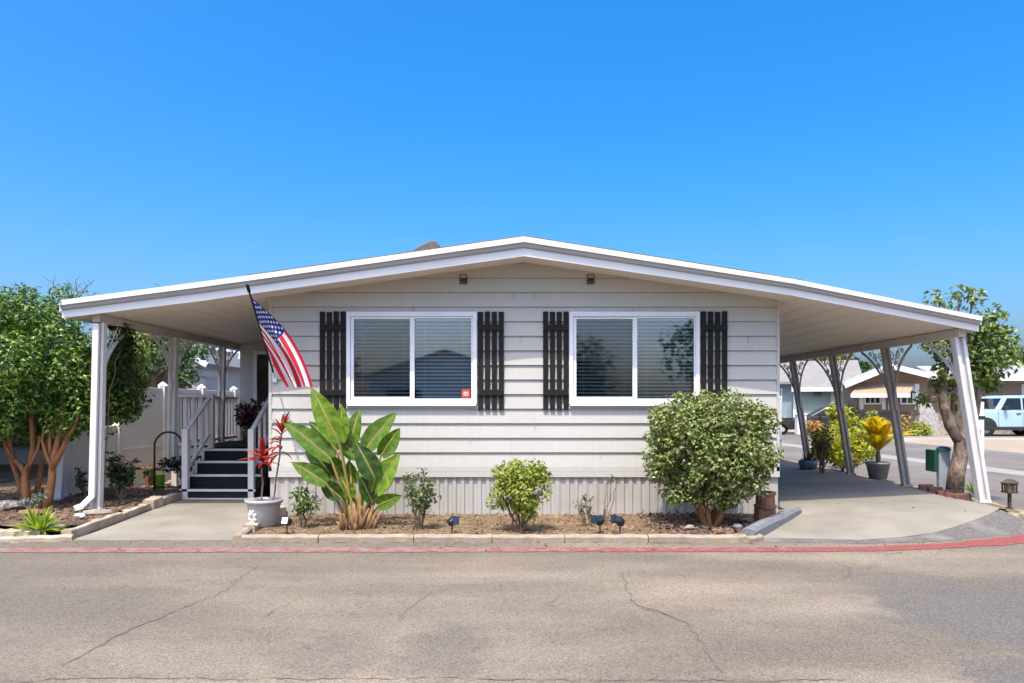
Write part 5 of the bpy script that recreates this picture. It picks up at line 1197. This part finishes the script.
# ================================================================ HOUSES AROUND
m_lroof = M('pale_shingle', (.24,.225,.205), (.20,.19,.175), scale=30, rough=.9, c3=(.265,.25,.23), s3=2)
m_wroof = M('white_metal_roof', (.40,.39,.38), (.35,.34,.33), scale=2, rough=.5)
m_teal = M('pale_green_siding', (.28,.36,.31), (.26,.335,.29), scale=2, rough=.7, stretch=(.3,1,8))
m_teal2 = M('grey_teal_siding', (.26,.33,.35), (.24,.30,.32), scale=2, rough=.7, stretch=(.3,1,8))
m_brown = M('brown_siding', (.29,.185,.12), (.25,.16,.104), scale=2, rough=.7, stretch=(.3,1,8))
m_brown2 = M('tan_siding', (.33,.22,.15), (.29,.19,.13), scale=2, rough=.7, stretch=(.3,1,8))
m_stone = M('pale_stone', (.46,.43,.39), (.30,.27,.24), scale=7, rough=.9, bump=.6, bscale=14)
m_awn = M('tan_awning', (.36,.265,.17), (.32,.235,.155), scale=3, rough=.7)
m_hglass = M('house_glass', (.02,.024,.028), (.05,.06,.07), scale=1.5, rough=.12, spec=.3)
m_grey_s = M('grey_siding', (.34,.35,.36), (.30,.31,.32), scale=2, rough=.7, stretch=(.3,1,8))
def hwin(t, x0, x1, z0, z1, y, fw=.09, bars=1):
    b = MB(); d0, d1 = y-.05, y-.001
    b.box((x0,d0,z0),(x0+fw,d1,z1)); b.box((x1-fw,d0,z0),(x1,d1,z1)); b.box((x0+fw,d0,z1-fw),(x1-fw,d1,z1)); b.box((x0+fw,d0,z0),(x1-fw,d1,z0+fw))
    for i in range(bars): xm = lerp(x0+fw, x1-fw, (i+1)/(bars+1)); b.box((xm-fw*.3,d0+.01,z0+fw),(xm+fw*.3,d1,z1-fw))
    w_ = b.build('window', m_white, t); g = MB(); g.box((x0+fw,y-.02,z0+fw),(x1-fw,y-.002,z1-fw)); g.build('pane', m_hglass, w_)
def roofslab(b, p0, p1, q1, q0, th=.14):
    vs = [V(p) for p in (p0, p1, q1, q0)]; b.add(vs + [v - V((0,0,th)) for v in vs], [(0,1,2,3),(7,6,5,4),(0,4,5,1),(1,5,6,2),(2,6,7,3),(3,7,4,0)])
# pale green house
y = 33.; D = y-CY; t = thing('green_house', 'pale green house with light shingle roof across the side street', 'house', (X(830,44),y,0)); zx = lambda v: Z(v, D); xx = lambda u: X(u, D)
ze = zx(387); b = MB(); b.box((xx(797),y,0),(xx(860),y+8,ze)); b.build('wall', m_teal, t)
b = MB(); b.box((xx(700),y+.6,0),(xx(796.8),y+9,ze+.3)); b.build('wing_wall', m_teal2, t)
b = MB(); zr_ = zx(366.5)+.6; roofslab(b, (xx(794),y-.5,ze-.02),(xx(862),y-.5,ze-.02),(xx(862),y+5.,zr_),(xx(794),y+5.,zr_)); roofslab(b, (xx(862),y+10,ze-.02),(xx(794),y+10,ze-.02),(xx(794),y+5.01,zr_),(xx(862),y+5.01,zr_)); r_ = b.build('roof', m_lroof, t)
b = MB(); roofslab(b, (xx(700),y+.1,ze+.33),(xx(793.6),y+.1,ze+.33),(xx(793.6),y+5.2,zr_+.04),(xx(700),y+5.2,zr_+.04)); b.build('roof', m_lroof, t)
b = MB(); b.box((xx(790),y+2.,zr_-.6),(xx(795),y+2.3,zr_-.42)); b.build('roof_vent', m_vent, r_)
b = MB(); b.box((xx(794),y-.56,ze-.26),(xx(862),y-.51,ze-.02)); b.build('eave_board', m_white, t)
for u0, u1 in ((795.5,798.5),(831,833.4)):
    b = MB(); b.box((xx(u0),y-.05,0),(xx(u1),y-.002,ze-.27)); b.build('corner_board', m_white, t)
hwin(t, xx(833.5), xx(844.5), zx(403), zx(386.5)-.32, y); hwin(t, xx(846.5), xx(853), zx(403), zx(386.5)-.32, y)
b = MB(); b.box((xx(782),y+.45,0),(xx(790),y+.598,zx(408))); b.build('step_wall', m_teal2, t)
hwin(t, xx(776.5), xx(785), zx(401), zx(388), y+.6)
b = MB(); b.lathe((xx(817.5),y-.1,zx(394)), [(.0,-.1),(.22,-.05),(.2,.1),(0,.14)], 10); b.build('porch_light', m_vent, t)
t.rotation_euler.z = radians(-20)
# brown house, gable wing to the front and long body to the right
y = 27.; D = y-CY; t = thing('brown_house', 'brown single storey house with tan window awning and white trim', 'house', (X(889,38),y,0)); zx = lambda v: Z(v, D); xx = lambda u: X(u, D)
xl, xp, xr_ = xx(846), xx(889), xx(932); zl, zp = zx(383), zx(364.5); zr2 = zx(376.5); xw0, xw1 = xx(855), xx(923.5)
b = MB(); b.prism([(xw0,0),(xw1,0),(xw1,zr2-.05),(xp,zp-.25),(xw0,zl+.10)], y, y+4); b.build('wall', m_brown, t)
b = MB(); ov = .8
roofslab(b, (xl,y-ov,zl),(xp,y-ov,zp),(xp,y+4.2,zp),(xl,y+4.2,zl),.10); roofslab(b, (xp+.005,y-ov,zp),(xr_,y-ov,zr2),(xr_,y+4.2,zr2),(xp+.005,y+4.2,zp),.10); r_ = b.build('roof', m_wroof, t)
b = MB(); b.bar((xl,y-ov-.03,zl-.13),(xp,y-ov-.03,zp-.13),.05,.26,(0,0,1)); b.bar((xp,y-ov-.03,zp-.13),(xr_,y-ov-.03,zr2-.13),.05,.26,(0,0,1)); b.build('bargeboard', m_white, t)
b = MB(); b.box((xx(904)-.3,y+2,zp-.2),(xx(904)+.35,y+2.7,zx(356))); b.build('chimney', M('chimney_metal',(.12,.14,.16),rough=.6), r_)
b = MB(); b.box((xw0-.02,y-.04,0),(xw1+.02,y-.002,zx(412))); b.build('wainscot', M('grey_brown_siding',(.14,.108,.088),(.115,.09,.073),scale=3,rough=.8,stretch=(.4,1,6)), t)
b = MB(); A_ = [(xx(861),y-.01,zx(383.5)),(xx(912.5),y-.01,zx(381.2))]; Bq = [(xx(904.),y-1.1,zx(393.6)),(xx(851),y-1.1,zx(394.2))]
roofslab(b, A_[0], A_[1], Bq[0], Bq[1], .05); aw = b.build('awning', m_awn, t); b = MB(); b.box((Bq[1][0],y-1.14,Bq[1][2]-.17),(Bq[0][0],y-1.101,Bq[1][2]+.02)); b.build('valance', m_white, aw)
for u0, u1, n_ in ((866,882,2),(899,911.5,1)): hwin(t, xx(u0), xx(u1), zx(404.5), zx(386), y, .08, n_)
for u0, u1 in ((861.7,865.6),(882.4,885.6),(888,892),(911.8,916)):
    b = MB(); b.box((xx(u0),y-.07,zx(409.5)),(xx(u1),y-.003,zx(384))); b.build('shutter', m_white, t)
b = MB(); b.box((xx(923.5)+.02,y+1.0,0),(xx(1150),y+8,zx(379)-.05)); b.build('wall', m_brown2, t)
b = MB(); b.box((xx(923.5)+.02,y+.92,0),(xx(1150),y+.995,zx(421))); b.build('wainscot', m_stone, t)
b = MB(); b.prism([(xx(909.5),0),(xx(930),0),(xx(928.5),zx(413)),(xx(913),zx(413))], y-1.0, y-.05); b.build('stone_planter', m_stone, t)
for i in range(3): b = MB(); b.box((xx(912.5+.4*i),y-1.0+.3*i,zx(413)+.16*i+.002),(xx(926-.3*i),y-.06,zx(413)+.16*(i+1))); b.build('step', m_stone, t)
b = MB(); roofslab(b, (xr_+.02,y+.3,zx(376.5)),(xx(1160),y+.3,zx(378.5)),(xx(1160),y+5,zx(367)+.15),(xr_+.02,y+5,zx(365)+.15),.12); b.build('roof', m_wroof, t)
b = MB(); b.bar((xr_+.02,y+.26,zx(378.3)),(xx(1160),y+.26,zx(380)),.05,.26,(0,0,1)); b.build('bargeboard', m_white, t)
b = MB(); b.box((xx(988),y+.6,zx(384)),(xx(1160),y+.995,zx(380))); b.build('soffit_board', m_brown, t)
hwin(t, xx(1010), xx(1034), zx(401), zx(383.5)-.05, y+1.0, .1, 1)
t.rotation_euler.z = radians(-17)
# far kerb, sidewalk and drives across the street
b = MB()
for i in range(len(far)-1):
    (x0,y0),(x1,y1) = far[i], far[i+1]; b.quad((x0+.3,y0,.10),(90,y0,.10),(90,y1,.10),(x1+.3,y1,.10)); b.quad((x0,y0,0),(x0+.3,y0,.10),(x1+.3,y1,.10),(x1,y1,0))
struct(b.build('far_yard', M('far_yard_ground', (.33,.26,.185), (.28,.225,.16), scale=.5, rough=.95, c3=(.38,.33,.27), s3=.25)))
b = MB()
for i in range(len(far)-1):
    (x0,y0),(x1,y1) = far[i], far[i+1]; b.quad((x0-.45,y0,.006),(x0-.02,y0,.006),(x1-.02,y1,.006),(x1-.45,y1,.006))
struct(b.build('far_gutter', m_gutter))
b = MB(); b.quad((16.6,22.8,.108),(30,22.8,.108),(30,26.6,.108),(16.5,26.6,.108)); struct(b.build('neighbour_drive', m_conc))
# plants in front of the brown house
c = V((X(853,36.5),25.5,.1)); clump('dark_sword_plant', 'dark sword leaved plant between the green and brown houses', c, 60, 1.7, .10, leafmat('sword_leaf', [(.03,.035,.02),(.06,.05,.03),(.04,.06,.03)], .2), (.9,1.5), bend=.15)
for i, (u, w_, h_, cols, l) in enumerate(((865,.7,.55,[(.20,.28,.05),(.30,.34,.06),(.14,.20,.04)],'low yellow green hedge plant under the awning of the brown house'),(893,.5,.5,[(.34,.22,.05),(.40,.30,.06),(.20,.16,.04)],'low orange tinged shrub right of the potted palm across the street'),(912,.45,.3,[(.30,.32,.06),(.22,.26,.05)],'small pale yellow plant before the stone planter'))):
    c = V((X(u,36),24.4,.1)); b = MB(); foliage(b, cloud(c+V((0,0,h_*.8)), (w_,.5,h_), 20, .2), 520, .16, .5, rnd=rb); tag(b.build('far_shrub', leafmat('far_shrub_leaf', cols, .3), fix=False, at=c), l, 'shrub')
# trees over the roofs across the street
yl = leafmat('yellow_green_leaf', [(.22,.24,.03),(.32,.32,.04),(.14,.17,.03),(.10,.12,.03)], .3)
def ftree(label, u0, u1, v0, v1, D, m, n, sz, nb=40):
    c = P((u0+u1)/2, (v0+v1)/2, D); rx_ = (u1-u0)/2*D/F; rz_ = (v1-v0)/2*D/F; base = V((c.x, c.y, 0))
    tree('background_tree', label, 'tree', base, [(wander(base, c, 6, .02, rb), .22, .10)], m_trunk, cloud(c, (rx_*.85, rx_*.7, rz_*.85), nb, min(rx_, rz_)*.4), n, sz, m, 'trees beyond the far houses')
ftree('yellow green tree behind the pale green house roof', 800, 852, 345, 376, 62, yl, 1800, .42)
ftree('dark green tree left behind the pale green house roof', 764, 806, 350, 378, 64, leafmat('far_dark_leaf', [(.10,.11,.05),(.15,.15,.07),(.07,.08,.04)], .2), 1300, .42)
ftree('narrow dark conifer behind the gap between the two far houses', 851, 858, 354, 384, 60, leafmat('conifer_leaf', [(.03,.05,.03),(.05,.07,.04)], .1), 700, .34, 16)
ftree('tiny bushy treetop left of the brown house gable', 860, 870, 362, 374, 75, g_dark, 400, .4, 10)
ftree('leafy treetop behind the brown house at the right frame edge', 1006, 1034, 350, 372, 55, leafmat('far_mid_leaf', [(.06,.10,.03),(.10,.15,.04),(.14,.19,.06)], .2), 900, .34, 22)
# left neighbours beyond the fence
y = 15.; D = y-CY; xx = lambda u: X(u, D); zx = lambda v: Z(v, D); t = thing('grey_gable_house', 'grey gabled house with white barge board beyond the white fence', 'house', (xx(190),y,0))
b = MB(); b.prism([(xx(120),0),(xx(206),0),(xx(206),zx(362)),(xx(176),zx(344)),(xx(120),zx(370))], y, y+8); b.build('wall', m_grey_s, t)
b = MB(); roofslab(b, (xx(112),y-.4,zx(371)),(xx(176),y-.4,zx(342)),(xx(176),y+8.4,zx(342)),(xx(112),y+8.4,zx(371)),.1); roofslab(b, (xx(176)+.01,y-.4,zx(342)),(xx(212),y-.4,zx(364)),(xx(212),y+8.4,zx(364)),(xx(176)+.01,y+8.4,zx(342)),.1); b.build('roof', M('slate_roof',(.16,.16,.17),(.12,.12,.13),scale=20,rough=.9), t)
b = MB(); b.bar((xx(176),y-.43,zx(343.5)),(xx(212),y-.43,zx(365.5)),.05,.2,(0,0,1)); b.bar((xx(112),y-.43,zx(372.5)),(xx(176),y-.43,zx(343.5)),.05,.2,(0,0,1)); b.build('bargeboard', m_white, t)
hwin(t, xx(132), xx(148), zx(392), zx(378), y)
y = 20.; D = y-CY; xx = lambda u: X(u, D); zx = lambda v: Z(v, D); t = thing('white_neighbour_home', 'white home with pale blue roof seen through the back of the porch', 'house', (xx(225),y,0))
b = MB(); b.box((xx(202),y,0),(xx(330),y+7,zx(361))); b.build('wall', m_white, t)
b = MB(); roofslab(b, (xx(190),y-.8,zx(361)),(xx(335),y-.8,zx(361)),(xx(335),y+5,zx(343)+.4),(xx(190),y+5,zx(343)+.4),.16); b.build('roof', M('blue_grey_roof',(.46,.54,.62),(.42,.49,.57),scale=2,rough=.5), t)
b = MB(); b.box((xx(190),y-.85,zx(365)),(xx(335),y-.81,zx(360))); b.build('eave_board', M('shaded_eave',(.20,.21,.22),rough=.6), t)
hwin(t, xx(207), xx(226), zx(394), zx(379), y, .08, 1); hwin(t, xx(236), xx(252), zx(394), zx(379), y, .08, 1)
for u in (229,233.5): b = MB(); b.box((xx(u)-.05,y-.75,0),(xx(u)+.05,y-.65,zx(365))); b.build('awning_post', M('pale_blue_post',(.35,.45,.58),rough=.5), t)
# left neighbour in shade behind the orange trunks
t = thing('neighbour_carport', 'grey green neighbouring carport in shade behind the orange trunks', 'carport', (-13,6,0))
b = MB(); b.box((-22,2.0,2.35),(-8.6,12,2.5)); b.build('roof', m_wroof, t); b = MB(); b.box((-22,9,0),(-8.6,9.1,2.34)); b.box((-22,2.2,0),(-21.9,9,2.34)); b.build('wall', m_grey_s, t)
for x in (-9.3,-12.9,-16.):
    b = MB(); b.box((x-.06,2.1,0),(x+.06,2.22,2.34)); b.build('post', m_post, t)
b = MB(); b.box((-22,8.6,.5),(-12,8.98,.62)); b.box((-22,8.5,1.0),(-12,8.98,1.1)); b.build('shelf', m_trim, t)
b = MB(); b.quad((-24,-1.9,.02),(-10.4,-1.9,.02),(-10.4,9,.02),(-24,9,.02)); struct(b.build('neighbour_driveway', m_street))

# ---------------------------------------------------------------- across the road behind the viewer: what the window glass mirrors
y = -27.; t = thing('opposite_house', 'white gabled house across the road seen only as a reflection in the window panes', 'house', (-3.2,y,0))
b = MB(); b.prism([(-7,0),(0.3,0),(0.3,2.9),(-3.3,4.1),(-7,2.9)], y, y-8); b.build('wall', m_white, t)
b = MB(); roofslab(b, (-7.6,y+.5,2.85),(-3.3,y+.5,4.25),(-3.3,y-8.4,4.25),(-7.6,y-8.4,2.85),.12); roofslab(b, (-3.29,y+.5,4.25),(.9,y+.5,2.85),(.9,y-8.4,2.85),(-3.29,y-8.4,4.25),.12); b.build('roof', m_wroof, t)
for x0 in (-6.2, -2.2):
    b = MB(); b.box((x0,y+.002,1.0),(x0+1.7,y+.05,2.3)); b.build('window', m_hglass, t)
for (x, yy, h, r_, l) in ((-9.5,-25,5.2,2.0,'dark tree across the road mirrored in the left window'),(3.2,-28,5.6,1.7,'dark tree across the road mirrored between the windows'),(9.5,-26,6.5,2.2,'tall dark tree across the road mirrored in the right window')):
    base = V((x,yy,0)); tree('opposite_tree', l, 'tree', base, [(wander(base, base+V((0,0,h*.7)), 5, .02, rb), .2, .08)], m_trunk, cloud(base+V((0,0,h*.62)), (r_,r_,h*.34), 26, .6), 1500, .34, g_dark)
# ================================================================ LIGHT, SKY, CAMERA
EL = 64.2; sun_dir = V((.16, .455, -1.)).normalized()
ld = bpy.data.lights.new('sun', 'SUN'); ld.energy = SUN_E; ld.angle = radians(.53); ld.color = SUN_C
lo = bpy.data.objects.new('sun', ld); COL.objects.link(lo); lo.rotation_euler = sun_dir.to_track_quat('-Z', 'Y').to_euler()
w = bpy.data.worlds.new('World'); sc.world = w; w.use_nodes = True
nt = w.node_tree; nt.nodes.clear(); N = nt.nodes.new; L = nt.links.new
out = N('ShaderNodeOutputWorld'); bg = N('ShaderNodeBackground'); sky = N('ShaderNodeTexSky'); sky.sky_type = 'NISHITA'; sky.sun_disc = False
sky.sun_elevation = radians(EL); sky.sun_rotation = radians(180) + math.atan2(.16, .455) ; sky.air_density = AIR; sky.dust_density = DUST; sky.ozone_density = OZ; sky.altitude = ALT
hs = N('ShaderNodeHueSaturation'); hs.inputs['Saturation'].default_value = SAT; hs.inputs['Hue'].default_value = HUE
L(sky.outputs[0], hs.inputs['Color']); L(hs.outputs[0], bg.inputs[0]); bg.inputs[1].default_value = SKY_S; L(bg.outputs[0], out.inputs[0])
cd = bpy.data.cameras.new('camera'); cam = bpy.data.objects.new('camera', cd); COL.objects.link(cam); sc.camera = cam
cam.location = (CX, CY, CZ); cam.rotation_euler = (radians(90), 0, 0)
cd.sensor_width = 36; cd.lens = F/1024*36; cd.shift_x = (512-U0)/1024; cd.shift_y = (V0-341.5)/1024; cd.clip_start = .05; cd.clip_end = 2000
sc.view_settings.view_transform = 'Standard'; sc.view_settings.look = 'None'; sc.view_settings.exposure = EXPO; sc.view_settings.gamma = 1
sc.render.resolution_x = 1024; sc.render.resolution_y = 683
sc.cycles.max_bounces = 8; sc.cycles.transparent_max_bounces = 12
